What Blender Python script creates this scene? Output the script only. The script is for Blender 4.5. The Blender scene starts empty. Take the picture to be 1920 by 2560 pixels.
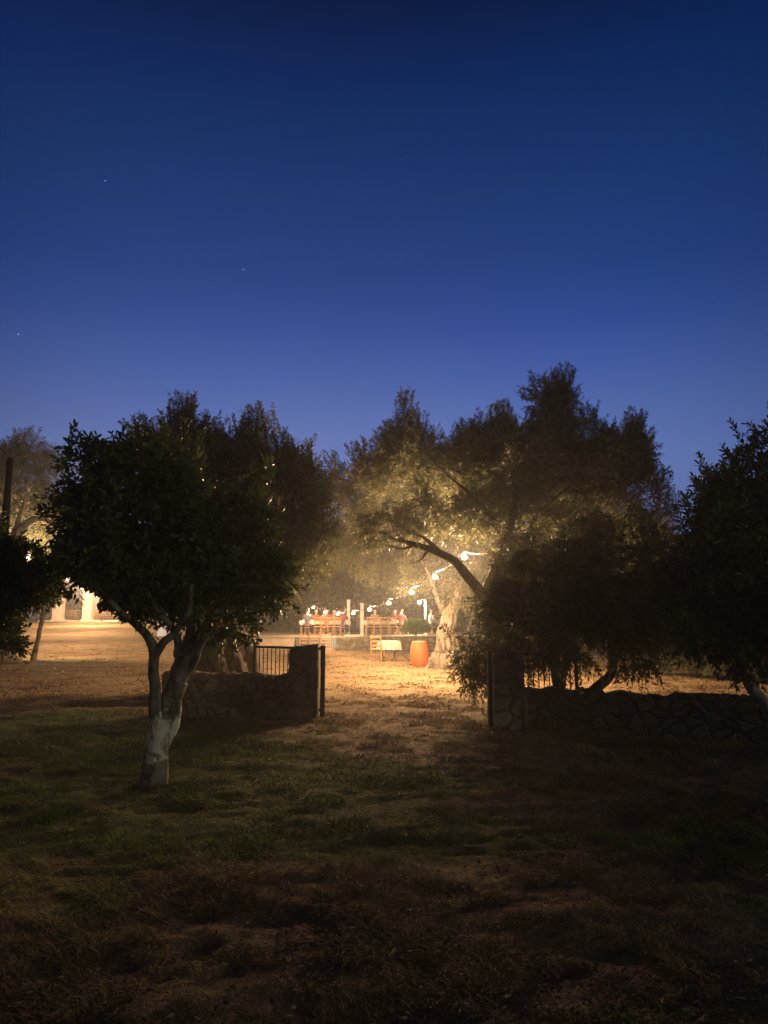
import bpy, bmesh, math, random
import numpy as np
from mathutils import Vector, Matrix
R = math.radians
scene = bpy.context.scene
C = scene.collection

# ------------------------------------------------------------------ camera
FPX = 1923.0                      # focal length in photograph pixels (1920 x 2560)
PITCH = math.atan(264.0 / FPX)
CAMZ = 1.6
cam_d = bpy.data.cameras.new('camera')
cam_d.sensor_fit = 'VERTICAL'
cam_d.sensor_height = 24.0
cam_d.lens = 24.0 * FPX / 2560.0
cam_d.clip_end = 3000
cam_d.clip_start = 0.05
cam = bpy.data.objects.new('camera', cam_d)
cam.location = (0, 0, CAMZ)
cam.rotation_euler = (R(90) + PITCH, 0, 0)
C.objects.link(cam)
scene.camera = cam

# ------------------------------------------------------------------ sky
world = bpy.data.worlds.new('World')
scene.world = world
world.use_nodes = True
wn = world.node_tree.nodes; wl = world.node_tree.links
for n in list(wn): wn.remove(n)
w_out = wn.new('ShaderNodeOutputWorld')
w_bg = wn.new('ShaderNodeBackground')
w_tc = wn.new('ShaderNodeTexCoord')
w_sep = wn.new('ShaderNodeSeparateXYZ')
wl.new(w_tc.outputs['Generated'], w_sep.inputs[0])
w_ramp = wn.new('ShaderNodeValToRGB')
def lin(r, g, b):
    f = lambda c: (c/255/12.92 if c/255 <= .04045 else ((c/255+.055)/1.055)**2.4)
    return (f(r), f(g), f(b), 1)
SKY = [(0.0, (118, 132, 182)), (0.20, (96, 122, 186)), (0.30, (64, 94, 165)), (0.36, (43, 76, 148)), (0.42, (28, 63, 131)),
       (0.50, (17, 54, 112)), (0.60, (3, 38, 92)), (0.67, (1, 20, 60)), (0.80, (2, 14, 38)), (1.0, (2, 10, 30))]
els = w_ramp.color_ramp.elements
els[0].position = SKY[0][0]; els[0].color = lin(*SKY[0][1])
els[1].position = SKY[-1][0]; els[1].color = lin(*SKY[-1][1])
for p_, c_ in SKY[1:-1]:
    e = els.new(p_); e.color = lin(*c_)
wl.new(w_sep.outputs['Z'], w_ramp.inputs[0])
# the afterglow lies ahead (+Y); the sky falls off to both sides and behind
w_mx = wn.new('ShaderNodeMapRange'); w_mx.interpolation_type = 'SMOOTHSTEP'
w_mx.inputs[1].default_value = 0.30; w_mx.inputs[2].default_value = 1.0
w_mx.inputs[3].default_value = 0.30; w_mx.inputs[4].default_value = 1.03
w_hl = wn.new('ShaderNodeMath'); w_hl.operation = 'POWER'; w_hl.inputs[1].default_value = 2
wl.new(w_sep.outputs['X'], w_hl.inputs[0])
w_sub = wn.new('ShaderNodeMath'); w_sub.operation = 'MULTIPLY_ADD'; w_sub.inputs[1].default_value = -1.5; w_sub.inputs[2].default_value = 1.0
wl.new(w_hl.outputs[0], w_sub.inputs[0])
w_bk = wn.new('ShaderNodeMapRange')
w_bk.inputs[1].default_value = -0.3; w_bk.inputs[2].default_value = 0.5
w_bk.inputs[3].default_value = 0.16; w_bk.inputs[4].default_value = 1.0
wl.new(w_sep.outputs['Y'], w_bk.inputs[0])
wl.new(w_sub.outputs[0], w_mx.inputs[0])
w_mul = wn.new('ShaderNodeMath'); w_mul.operation = 'MULTIPLY'
wl.new(w_mx.outputs[0], w_mul.inputs[0]); wl.new(w_bk.outputs[0], w_mul.inputs[1])
wl.new(w_ramp.outputs[0], w_bg.inputs['Color'])
wl.new(w_mul.outputs[0], w_bg.inputs['Strength'])
wl.new(w_bg.outputs[0], w_out.inputs[0])

# low weak fill light added behind the camera, its source unseen
FILL = 0.30
sun_d = bpy.data.lights.new('fill_sun', 'SUN'); sun_d.energy = FILL; sun_d.angle = R(3)
sun_d.color = (1.0, 0.93, 0.66)
sun = bpy.data.objects.new('fill_sun', sun_d)
sun.rotation_euler = Vector((-0.82, 0.55, -0.14)).to_track_quat('-Z', 'Y').to_euler()
C.objects.link(sun)

scene.view_settings.view_transform = 'Standard'
scene.view_settings.look = 'None'
scene.view_settings.exposure = 0.0
scene.view_settings.gamma = 1.0
scene.view_settings.use_curve_mapping = False
scene.cycles.use_denoising = True
scene.cycles.max_bounces = 6
scene.cycles.diffuse_bounces = 3
scene.cycles.glossy_bounces = 2
scene.cycles.transmission_bounces = 3
scene.cycles.sample_clamp_indirect = 3
scene.cycles.use_light_tree = True
LIGHT = 15.5

# ------------------------------------------------------------------ helpers
cp, sp_ = math.cos(PITCH), math.sin(PITCH)
def P(px, py, Y):
    """the point at distance Y ahead seen at photograph pixel px, py"""
    u = (px - 960) / FPX; v = (1280 - py) / FPX
    dy = cp - v * sp_; dz = sp_ + v * cp
    return Vector((u * Y / dy, Y, CAMZ + dz * Y / dy))
def M_PER_PX(Y): return Y / FPX * 1.005

def h2(ix, iy, s=0):
    n = (ix.astype(np.int64) * 374761393 + iy.astype(np.int64) * 668265263 + s * 1442695041) & 0x7fffffff
    n = ((n ^ (n >> 13)) * 1274126177) & 0x7fffffff
    return ((n ^ (n >> 16)) & 0xffff) / 65535.0
def vn(x, y, s=0):
    x = np.asarray(x, float); y = np.asarray(y, float)
    ix = np.floor(x); iy = np.floor(y); fx = x - ix; fy = y - iy
    fx = fx*fx*(3-2*fx); fy = fy*fy*(3-2*fy)
    a = h2(ix, iy, s); b = h2(ix+1, iy, s); c = h2(ix, iy+1, s); d = h2(ix+1, iy+1, s)
    return (a*(1-fx)+b*fx)*(1-fy) + (c*(1-fx)+d*fx)*fy
def fbm(x, y, s=0, o=3):
    t = 0; a = .5
    for k in range(o):
        t = t + a * vn(x * 2**k, y * 2**k, s + k); a *= .5
    return t / (1 - .5**o)
def smooth(t):
    t = np.clip(t, 0, 1); return t*t*(3-2*t)
def ground(x, y):
    x = np.asarray(x, float); y = np.asarray(y, float)
    z = 1.24 * smooth((y - 34) / 36)
    far = np.clip(1 - (y - 12) / 12, .22, 1)
    z = z + (fbm(x*.35, y*.35, 3) - .5) * .10 * np.clip(y/8, .3, 1)
    z = z + ((fbm(x*1.1, y*1.6, 7, 4) - .5) * .12) * far + (fbm(x*6, y*9, 11, 3) - .5) * .055 * np.clip(far, .55, 1) * (y < 80)
    return z
def gz(x, y): return float(ground(x, y))

def setp(o, label=None, cat=None, group=None, kind=None):
    if label: o['label'] = label
    if cat: o['category'] = cat
    if group: o['group'] = group
    if kind: o['kind'] = kind
    elif cat: o['kind'] = 'thing'
    return o
def thing(name, label, cat, loc=(0, 0, 0), rz=0, group=None):
    o = bpy.data.objects.new(name, None); C.objects.link(o)
    o.empty_display_size = .2
    o.location = loc; o.rotation_euler = (0, 0, rz)
    return setp(o, label, cat, group)
def top(o):
    while o.parent: o = o.parent
    return o
def mesh_from(name, V, F, smooth_=False, attr=None):
    me = bpy.data.meshes.new(name)
    V = np.asarray(V, np.float32)
    if isinstance(F, np.ndarray):
        n, k = F.shape
        me.vertices.add(len(V)); me.vertices.foreach_set('co', V.ravel())
        me.loops.add(n*k); me.loops.foreach_set('vertex_index', F.astype(np.int32).ravel())
        me.polygons.add(n); me.polygons.foreach_set('loop_start', np.arange(0, n*k, k, dtype=np.int32))
        me.update(calc_edges=True)
    else:
        me.from_pydata([tuple(map(float, v)) for v in V], [], F)
    if attr is not None:
        a = me.attributes.new('tone', 'FLOAT', 'POINT'); a.data.foreach_set('value', np.asarray(attr, np.float32))
    if smooth_:
        me.polygons.foreach_set('use_smooth', np.ones(len(me.polygons), bool))
    me.update()
    return me
def obj(name, V, F, mat, parent=None, smooth_=False, attr=None, world_coords=True):
    V = np.asarray(V, np.float64).reshape(-1, 3)
    if parent is not None and world_coords:
        V = V - np.array(top(parent).location)
    me = mesh_from(name, V, F, smooth_, attr)
    if mat: me.materials.append(mat)
    o = bpy.data.objects.new(name, me); C.objects.link(o)
    if parent is not None: o.parent = parent
    return o
class MB:
    def __init__(s): s.V = []; s.F = []
    def add(s, V, F):
        b = len(s.V); s.V += [tuple(v) for v in V]; s.F += [tuple(i + b for i in f) for f in F]; return s
    def box(s, x0, x1, y0, y1, z0, z1, bev=0.0):
        if bev <= 0 or min(x1-x0, y1-y0, z1-z0) < 2.2*bev:
            V = [(x, y, z) for z in (z0, z1) for x, y in ((x0, y0), (x1, y0), (x1, y1), (x0, y1))]
            return s.add(V, [(3, 2, 1, 0), (4, 5, 6, 7), (0, 1, 5, 4), (1, 2, 6, 5), (2, 3, 7, 6), (3, 0, 4, 7)])
        b = bev; V = []; F = []
        rings = [(z0, b), (z0+b, 0), (z1-b, 0), (z1, b)]
        for z, i in rings:
            j = b if i == 0 else b
            x0_, x1_, y0_, y1_ = x0+i, x1-i, y0+i, y1-i
            V += [(x0_+j, y0_, z), (x1_-j, y0_, z), (x1_, y0_+j, z), (x1_, y1_-j, z), (x1_-j, y1_, z), (x0_+j, y1_, z), (x0_, y1_-j, z), (x0_, y0_+j, z)]
        for r in range(3):
            for k in range(8):
                F.append((r*8+k, r*8+(k+1) % 8, (r+1)*8+(k+1) % 8, (r+1)*8+k))
        F.append(tuple(range(7, -1, -1))); F.append(tuple(range(24, 32)))
        return s.add(V, F)
    def tube(s, pts, rad, seg=8, cap=True):
        V, F = tube(pts, rad, seg, cap); return s.add(V, F)
    def lathe(s, prof, seg=24, cx=0, cy=0):
        V = []; F = []
        for r, z in prof:
            for k in range(seg):
                a = 2*math.pi*k/seg; V.append((cx + r*math.cos(a), cy + r*math.sin(a), z))
        for i in range(len(prof)-1):
            for k in range(seg):
                F.append((i*seg+k, i*seg+(k+1) % seg, (i+1)*seg+(k+1) % seg, (i+1)*seg+k))
        F.append(tuple(range(seg-1, -1, -1))); F.append(tuple((len(prof)-1)*seg + k for k in range(seg)))
        return s.add(V, F)
    def obj(s, name, mat, parent=None, smooth_=False, world_coords=True):
        return obj(name, s.V, s.F, mat, parent, smooth_, world_coords=world_coords)
def tube(pts, rad, seg=8, cap=True, gn=0.0, seed=0):
    pts = [Vector(p) for p in pts]; n = len(pts)
    if not hasattr(rad, '__len__'): rad = [rad]*n
    V = []; F = []
    up = Vector((0, 1, 0)); prev = None
    for i, p in enumerate(pts):
        d = (pts[min(i+1, n-1)] - pts[max(i-1, 0)]).normalized()
        if prev is None:
            a = d.cross(Vector((1, 0, 0)) if abs(d.x) < .8 else Vector((0, 1, 0))).normalized()
        else:
            a = (prev - d * prev.dot(d)).normalized()
        prev = a; b = d.cross(a)
        for k in range(seg):
            t = 2*math.pi*k/seg
            r = rad[i]
            if gn:
                nz = float(vn(math.cos(t)*1.6 + 7*seed, i*.13 + math.sin(t)*1.6, seed)) - .5
                n2 = math.sin(t*5 + i*.07 + seed) * .5 + math.sin(t*9 - i*.05 + 2*seed)*.28
                r *= 1 + gn * (nz*1.1 + n2*.6)
                if seg > 30:
                    fi = float(fbm(math.cos(t)*5+20*seed, i*.33+math.sin(t)*5, seed+4, 3)) - .5
                    r *= 1 + gn*.8*(abs(fi)*-2.2 + .2) + .02*math.sin(t*17+i*.3)
            V.append(tuple(p + (a*math.cos(t) + b*math.sin(t)) * r))
    for i in range(n-1):
        for k in range(seg):
            F.append((i*seg+k, i*seg+(k+1) % seg, (i+1)*seg+(k+1) % seg, (i+1)*seg+k))
    if cap:
        F.append(tuple(range(seg-1, -1, -1))); F.append(tuple((n-1)*seg + k for k in range(seg)))
    return V, F
def spline(pts, n=12):
    """Catmull-Rom through (x,y,z,r) points"""
    P_ = [np.array(p, float) for p in pts]
    P_ = [2*P_[0]-P_[1]] + P_ + [2*P_[-1]-P_[-2]]
    out = []
    for i in range(1, len(P_)-2):
        for k in range(n):
            t = k/n; a, b, c, d = P_[i-1:i+3]
            out.append(.5*((2*b) + (-a+c)*t + (2*a-5*b+4*c-d)*t*t + (-a+3*b-3*c+d)*t**3))
    out.append(P_[-2])
    return np.array(out)

# ------------------------------------------------------------------ materials
def nodes(name):
    m = bpy.data.materials.new(name); m.use_nodes = True
    nt = m.node_tree; b = nt.nodes['Principled BSDF']
    return m, nt, b
def noise(nt, scale, detail=4, coord='Object', rough=.6, vec_scale=None):
    tc = nt.nodes.new('ShaderNodeTexCoord'); n = nt.nodes.new('ShaderNodeTexNoise')
    n.inputs['Scale'].default_value = scale; n.inputs['Detail'].default_value = detail; n.inputs['Roughness'].default_value = rough
    src = tc.outputs[coord]
    if vec_scale:
        mp = nt.nodes.new('ShaderNodeMapping'); mp.inputs['Scale'].default_value = vec_scale
        nt.links.new(src, mp.inputs[0]); src = mp.outputs[0]
    nt.links.new(src, n.inputs['Vector'])
    return n
def ramp(nt, src, stops):
    r = nt.nodes.new('ShaderNodeValToRGB'); e = r.color_ramp.elements
    e[0].position = stops[0][0]; e[0].color = (*stops[0][1], 1)
    e[1].position = stops[-1][0]; e[1].color = (*stops[-1][1], 1)
    for p, c in stops[1:-1]:
        x = e.new(p); x.color = (*c, 1)
    nt.links.new(src, r.inputs[0]); return r
def bump(nt, b, src, strength, dist=.02):
    bp = nt.nodes.new('ShaderNodeBump'); bp.inputs['Strength'].default_value = strength; bp.inputs['Distance'].default_value = dist
    nt.links.new(src, bp.inputs['Height']); nt.links.new(bp.outputs[0], b.inputs['Normal'])
def mat_noise(name, c1, c2, scale=8, rough=.8, bmp=.3, vec_scale=None, metal=0, lo=.35, hi=.65):
    m, nt, b = nodes(name)
    n = noise(nt, scale, vec_scale=vec_scale)
    r = ramp(nt, n.outputs['Fac'], [(lo, c1), (hi, c2)])
    nt.links.new(r.outputs[0], b.inputs['Base Color'])
    b.inputs['Roughness'].default_value = rough; b.inputs['Metallic'].default_value = metal
    b.inputs['Specular IOR Level'].default_value = .3
    if bmp: bump(nt, b, n.outputs['Fac'], bmp)
    return m
def mat_leaf(name, dark, light, trans=.35, rough=.5):
    m = bpy.data.materials.new(name); m.use_nodes = True
    nt = m.node_tree; nt.nodes.clear()
    out = nt.nodes.new('ShaderNodeOutputMaterial')
    at = nt.nodes.new('ShaderNodeAttribute'); at.attribute_name = 'tone'
    r = ramp(nt, at.outputs['Fac'], [(0, dark), (.75, light), (1, tuple(min(1, c*1.5) for c in light))])
    b = nt.nodes.new('ShaderNodeBsdfPrincipled')
    b.inputs['Roughness'].default_value = rough; b.inputs['Specular IOR Level'].default_value = .35
    t = nt.nodes.new('ShaderNodeBsdfTranslucent')
    nt.links.new(r.outputs[0], b.inputs['Base Color']); nt.links.new(r.outputs[0], t.inputs['Color'])
    mx = nt.nodes.new('ShaderNodeMixShader'); mx.inputs[0].default_value = trans
    nt.links.new(b.outputs[0], mx.inputs[1]); nt.links.new(t.outputs[0], mx.inputs[2])
    nt.links.new(mx.outputs[0], out.inputs[0])
    return m
def mat_emit(name, col, strength):
    m, nt, b = nodes(name)
    b.inputs['Base Color'].default_value = (*col, 1)
    b.inputs['Emission Color'].default_value = (*col, 1)
    b.inputs['Emission Strength'].default_value = strength
    m.cycles.emission_sampling = 'NONE'
    return m

M = {}
M['olive'] = mat_leaf('olive_leaf', (.060, .066, .032), (.130, .128, .062), .45)
M['carob'] = mat_leaf('broad_leaf', (.050, .075, .022), (.105, .135, .040), .3, .4)
M['shrub'] = mat_leaf('shrub_leaf', (.08, .14, .025), (.15, .24, .045))
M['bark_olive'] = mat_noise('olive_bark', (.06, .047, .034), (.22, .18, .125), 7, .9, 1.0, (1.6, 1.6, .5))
M['bark_pale'] = mat_noise('pale_bark', (.16, .15, .12), (.42, .42, .36), 7, .85, .6, (1.5, 1.5, .6))
def mat_limewashed():
    m, nt, b = nodes('limewashed_bark')
    n = noise(nt, 7, 5, vec_scale=(1.5, 1.5, .6)); n2 = noise(nt, 9, 4)
    r = ramp(nt, n.outputs['Fac'], [(.38, (.06, .055, .04)), (.62, (.30, .29, .23))])
    tc = nt.nodes.new('ShaderNodeTexCoord'); sp = nt.nodes.new('ShaderNodeSeparateXYZ'); nt.links.new(tc.outputs['Object'], sp.inputs[0])
    md = nt.nodes.new('ShaderNodeMath'); md.operation = 'MULTIPLY_ADD'; md.inputs[1].default_value = .55
    nt.links.new(n2.outputs['Fac'], md.inputs[0]); nt.links.new(sp.outputs['Z'], md.inputs[2])
    # paint left on the stem between knee height and hip height, ragged at both ends
    rz = ramp(nt, md.outputs[0], [(.52, (0, 0, 0)), (.56, (1, 1, 1)), (.90, (1, 1, 1)), (.95, (0, 0, 0))])
    rp = ramp(nt, n.outputs['Fac'], [(.40, (.30, .30, .22)), (.50, (.84, .83, .70))])
    mx = nt.nodes.new('ShaderNodeMix'); mx.data_type = 'RGBA'
    nt.links.new(rz.outputs[0], mx.inputs[0]); nt.links.new(r.outputs[0], mx.inputs[6]); nt.links.new(rp.outputs[0], mx.inputs[7])
    nt.links.new(mx.outputs[2], b.inputs['Base Color']); b.inputs['Roughness'].default_value = .85
    b.inputs['Specular IOR Level'].default_value = .2
    n3 = noise(nt, 38, 5, vec_scale=(1.3, 1.3, .35)); ad = nt.nodes.new('ShaderNodeMath'); ad.operation = 'ADD'
    nt.links.new(n.outputs['Fac'], ad.inputs[0]); nt.links.new(n3.outputs['Fac'], ad.inputs[1])
    bump(nt, b, ad.outputs[0], 1.0, .035)
    return m
M['bark_limewashed'] = mat_limewashed()
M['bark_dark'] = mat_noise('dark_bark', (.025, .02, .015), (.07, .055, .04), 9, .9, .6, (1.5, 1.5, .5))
M['limewash'] = mat_noise('limewash', (.30, .30, .27), (.80, .82, .80), 6, .9, .5, None, 0, .36, .55)
M['iron'] = mat_noise('iron', (.012, .011, .010), (.035, .028, .022), 30, .55, .2, None, .3)
M['cream'] = mat_noise('cream_plaster', (.62, .52, .40), (.78, .68, .54), 3, .85, .1)
M['white'] = mat_noise('white_paint', (.50, .46, .41), (.62, .58, .52), 5, .6, .1)
M['wood'] = mat_noise('chair_wood', (.28, .15, .07), (.50, .30, .15), 12, .6, .2, (3, 3, .6))
M['wood_dark'] = mat_noise('dark_wood', (.06, .035, .02), (.14, .08, .045), 12, .6, .2, (3, 3, .6))
M['straw'] = mat_noise('woven_seat', (.38, .26, .12), (.58, .42, .22), 60, .8, .5)
M['barrel'] = mat_noise('orange_barrel', (.50, .085, .02), (.60, .12, .03), 5, .6, .2, (4, 4, .7))
M['hoop'] = mat_noise('barrel_hoop', (.48, .085, .02), (.56, .12, .03), 12, .5, .1, None, .2)
M['flag'] = mat_noise('paving', (.32, .25, .18), (.46, .38, .28), 2, .85, .3)
M['cloth_white'] = mat_noise('white_cloth', (.42, .36, .30), (.56, .50, .43), 4, .9, .1)
M['skin'] = mat_noise('skin', (.50, .30, .21), (.58, .36, .26), 10, .5, 0)
M['stone'] = None

def mat_attr(name, stops, rough=.9, nscale=30, bmp=.4):
    m, nt, b = nodes(name)
    at = nt.nodes.new('ShaderNodeAttribute'); at.attribute_name = 'tone'
    r = ramp(nt, at.outputs['Fac'], stops)
    n = noise(nt, nscale, 5)
    mx = nt.nodes.new('ShaderNodeMix'); mx.data_type = 'RGBA'; mx.blend_type = 'MULTIPLY'; mx.inputs[0].default_value = .8
    r2 = ramp(nt, n.outputs['Fac'], [(.3, (.55, .55, .55)), (.7, (1.15, 1.15, 1.15))])
    nt.links.new(r.outputs[0], mx.inputs[6]); nt.links.new(r2.outputs[0], mx.inputs[7])
    nt.links.new(mx.outputs[2], b.inputs['Base Color'])
    b.inputs['Roughness'].default_value = rough; b.inputs['Specular IOR Level'].default_value = .2
    bump(nt, b, n.outputs['Fac'], bmp, .01)
    return m
M['stone'] = mat_attr('field_stone', [(0, (.10, .085, .055)), (.12, (.13, .11, .07)), (.55, (.20, .17, .11)), (1, (.30, .26, .17))])
M['dry'] = mat_attr('dry_grass_blades', [(0, (.16, .11, .045)), (.6, (.40, .28, .125)), (1, (.58, .43, .22))], .8, 3, 0)
M['lawn'] = mat_attr('lawn_blades', [(0, (.26, .17, .08)), (1, (.44, .31, .15))], .8, 3, 0)
M['green'] = mat_attr('green_grass_blades', [(0, (.05, .10, .01)), (.6, (.16, .28, .02)), (1, (.28, .36, .05))], .8, 3, 0)

def mat_ground():
    m, nt, b = nodes('ground')
    n1 = noise(nt, .55, 5); n2 = noise(nt, 7, 6, rough=.7); n3 = noise(nt, 45, 3)
    r1 = ramp(nt, n2.outputs['Fac'], [(.30, (.17, .118, .062)), (.5, (.32, .23, .125)), (.72, (.44, .33, .19))])
    at = nt.nodes.new('ShaderNodeAttribute'); at.attribute_name = 'tone'
    r2 = ramp(nt, n2.outputs['Fac'], [(.3, (.04, .06, .012)), (.7, (.13, .17, .035))])
    mx = nt.nodes.new('ShaderNodeMix'); mx.data_type = 'RGBA'
    nt.links.new(at.outputs['Fac'], mx.inputs[0]); nt.links.new(r1.outputs[0], mx.inputs[6]); nt.links.new(r2.outputs[0], mx.inputs[7])
    mm = nt.nodes.new('ShaderNodeMix'); mm.data_type = 'RGBA'; mm.blend_type = 'MULTIPLY'; mm.inputs[0].default_value = 1
    r3 = ramp(nt, n1.outputs['Fac'], [(.35, (.72, .68, .62)), (.65, (1.08, 1.05, 1.0))])
    nt.links.new(mx.outputs[2], mm.inputs[6]); nt.links.new(r3.outputs[0], mm.inputs[7])
    nt.links.new(mm.outputs[2], b.inputs['Base Color'])
    b.inputs['Roughness'].default_value = .95; b.inputs['Specular IOR Level'].default_value = .1
    ad = nt.nodes.new('ShaderNodeMath'); ad.operation = 'ADD'
    nt.links.new(n2.outputs['Fac'], ad.inputs[0]); nt.links.new(n3.outputs['Fac'], ad.inputs[1])
    bump(nt, b, ad.outputs[0], .8, .06)
    return m
M['ground'] = mat_ground()

# ------------------------------------------------------------------ ground
def greenness(x, y):
    """0 dry .. 1 green: green turf round the near tree, in a strip on the left and in flecks further off"""
    x = np.asarray(x, float); y = np.asarray(y, float)
    n = fbm(x*.7, y*.7, 21, 4)
    g = np.exp(-(((x+2.0)/1.9)**2 + ((y-7.9)/1.9)**2)) * 1.2
    g += np.exp(-(((x+4.6)/2.4)**2 + ((y-11.5)/2.4)**2)) * 1.0
    g += np.exp(-(((x+13.5)/5)**2 + ((y-28.5)/1.6)**2)) * 1.1
    g += np.exp(-(((x+9.5)/3)**2 + ((y-23.5)/.9)**2)) * .8
    g += np.exp(-(((x-1.5)/2.6)**2 + ((y-37.0)/.9)**2)) * 1.2
    g += np.clip((x+1.0)*.06, 0, .25)*np.exp(-((y-6)/2.5)**2)
    g += smooth((y-60)/8) * .8
    g += .75*smooth((fbm(x*.5, y*.5, 61, 3)-.42)/.2)*np.exp(-((y-6.5)/4)**2)
    return smooth((g + (n-.5)*1.3 - .28) / .5)
def build_ground():
    ys = np.concatenate([np.arange(-8, 1.5, .5), np.arange(1.5, 16, .06), np.arange(16, 30, .12), np.arange(30, 80, .45), np.geomspace(80, 900, 30)])
    s = np.linspace(-1, 1, 420)
    Yg, Sg = np.meshgrid(ys, s, indexing='ij')
    W = 7 + .85*np.abs(Yg)
    X = Sg * W
    Z = ground(X, Yg)
    V = np.stack([X, Yg, Z], -1).reshape(-1, 3)
    ny, nx = len(ys), len(s)
    i = np.arange(ny-1)[:, None]*nx + np.arange(nx-1)[None]
    F = np.stack([i, i+1, i+nx+1, i+nx], -1).reshape(-1, 4)
    o = obj('ground', V, F, M['ground'], None, True, greenness(V[:, 0], V[:, 1]))
    setp(o, 'dry trampled grass and bare earth running from the camera through the gate', None, None, 'structure')
build_ground()

# ------------------------------------------------------------------ grass blades
def blades(name, label, n, y0, y1, keep, mat, L, Wd, seed, lo=.0):
    rg = np.random.default_rng(seed)
    y = y0 * (y1/y0)**rg.random(n)
    x = (rg.random(n)*2-1) * (.53*y + .8)
    # tussocks: tall where the clump noise is high, trodden thatch between them
    dens = fbm(x*2.1, y*2.1, 31, 4); fine = fbm(x*9, y*9, 37, 2)
    cl_ = smooth((dens*.7+fine*.3-.40)/.25)
    k = rg.random(n) < keep(x, y) * (lo + (1-lo)*cl_)
    x = x[k]; y = y[k]; cl_ = cl_[k]; n = len(x)
    z = ground(x, y) - .004
    far = y/8
    ln = L * (.35 + .9*rg.random(n)**2 + .25*rg.random(n)) * (.35 + 1.0*cl_)
    w = Wd * (.5+.9*rg.random(n)) * np.clip(far, .6, 3)
    lean = vn(x*1.3, y*1.3, 77)*6.28                      # tufts lean together
    a = lean + rg.normal(size=n)*1.3; tilt = .35 + 1.15*rg.random(n)**.8 + .25*(1-cl_)
    d = np.stack([np.cos(a)*np.sin(tilt), np.sin(a)*np.sin(tilt), np.cos(tilt)], 1)
    sd = np.stack([-np.sin(a+.4*rg.normal(size=n)), np.cos(a), .3*rg.normal(size=n)], 1)
    b = np.stack([x, y, z], 1)
    bend = np.stack([.25*ln*np.cos(a+1), .25*ln*np.sin(a+1), -.30*ln*np.sin(tilt)], 1)
    mid = b + d*ln[:, None]*.55
    tip = b + d*ln[:, None] + bend
    tip[:, 2] = np.maximum(tip[:, 2], z+.006)
    V = np.stack([b - sd*w[:, None]*.5, b + sd*w[:, None]*.5, mid + sd*w[:, None]*.4, mid - sd*w[:, None]*.4, tip - sd*w[:, None]*.06, tip + sd*w[:, None]*.06], 1)
    i = np.arange(n)[:, None]*6
    F = np.concatenate([np.concatenate([i, i+1, i+2, i+3], 1), np.concatenate([i+3, i+2, i+5, i+4], 1)])
    tone = np.repeat(np.clip(.45 + .28*rg.normal(size=n) + (vn(x*.9, y*.9, 9)-.5)*.9, 0, 1), 6)
    o = obj(name, V.reshape(-1, 3), F, mat, None, False, tone)
    return setp(o, label, None, None, 'stuff')
blades('dry_grass', 'short dry straw coloured grass over the foreground and gateway', 1000000, 2.6, 17,
       lambda x, y: 1-.9*greenness(x, y), M['dry'], .070, .0052, 1, .62)
blades('green_grass', 'short green grass round the near tree and on the left', 420000, 3.0, 15,
       lambda x, y: np.clip(greenness(x, y)+.03, 0, 1), M['green'], .075, .0055, 2, .6)
blades('lawn_grass', 'short lamplit grass of the lawn beyond the gate', 500000, 14, 46,
       lambda x, y: np.where(y > 36, (x < -3)*1.0, 1.0)*(1-.5*greenness(x, y)), M['lawn'], .05, .009, 3, .35)

def litter():
    rg = np.random.default_rng(8); n = 22000
    y = 3.0 * (15/3.0)**rg.random(n); x = (rg.random(n)*2-1)*(.53*y+.8)
    k = rg.random(n) < .12 + .88*smooth((fbm(x*.9, y*.9, 91, 3)-.5)/.15); x = x[k]; y = y[k]; n = len(x)
    a = rg.random(n)*6.28; d = np.stack([np.cos(a), np.sin(a), rg.normal(size=n)*.35], 1); d /= np.linalg.norm(d, axis=1, keepdims=True)
    pos = np.stack([x, y, ground(x, y) + .008 + .03*rg.random(n)**2], 1)
    V, F, kv = leaves(rg, pos, d, .034, .013, True)
    o = obj('fallen_leaves', V, F, M['litter'], None, False, np.repeat(rg.random(n), kv))
    setp(o, 'dry curled leaves and bits of straw scattered in the foreground grass', None, None, 'stuff')

# ------------------------------------------------------------------ trees
BULBS_A = [(1161, 1393), (1088, 1443), (1029, 1481), (972, 1508), (924, 1524), (883, 1533), (845, 1535), (813, 1530), (783, 1519)]
DEPTH_A = [18.4, 20.5, 22.8, 25.3, 28, 31, 34, 37, 40]
BULBS_B = [(70, 1395), (168, 1449), (205, 1471), (220, 1488), (242, 1492)]
DEPTH_B = [31, 40, 50, 59, 66]
CLEAR = [(x, y, d, 26) for (x, y), d in zip(BULBS_A, DEPTH_A)] + [(x, y, d, 17) for (x, y), d in zip(BULBS_B, DEPTH_B)] + [(219, 1530, 68, 30), (148, 1530, 68, 24), (275, 1545, 68, 26), (180, 1545, 68, 22), (210, 1570, 68, 30), (265, 1575, 68, 34), (155, 1570, 68, 24)] + [(1049, 1504, 40, 22)]
def project(V):
    x, y, z = V[:, 0], V[:, 1], V[:, 2]-CAMZ
    dep = y*cp + z*sp_; up = -y*sp_ + z*cp
    dep = np.where(dep < .1, .1, dep)
    return 960 + FPX*x/dep, 1280 - FPX*up/dep
def unit(a): return a / np.maximum(np.linalg.norm(a, axis=-1, keepdims=True), 1e-9)
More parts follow.
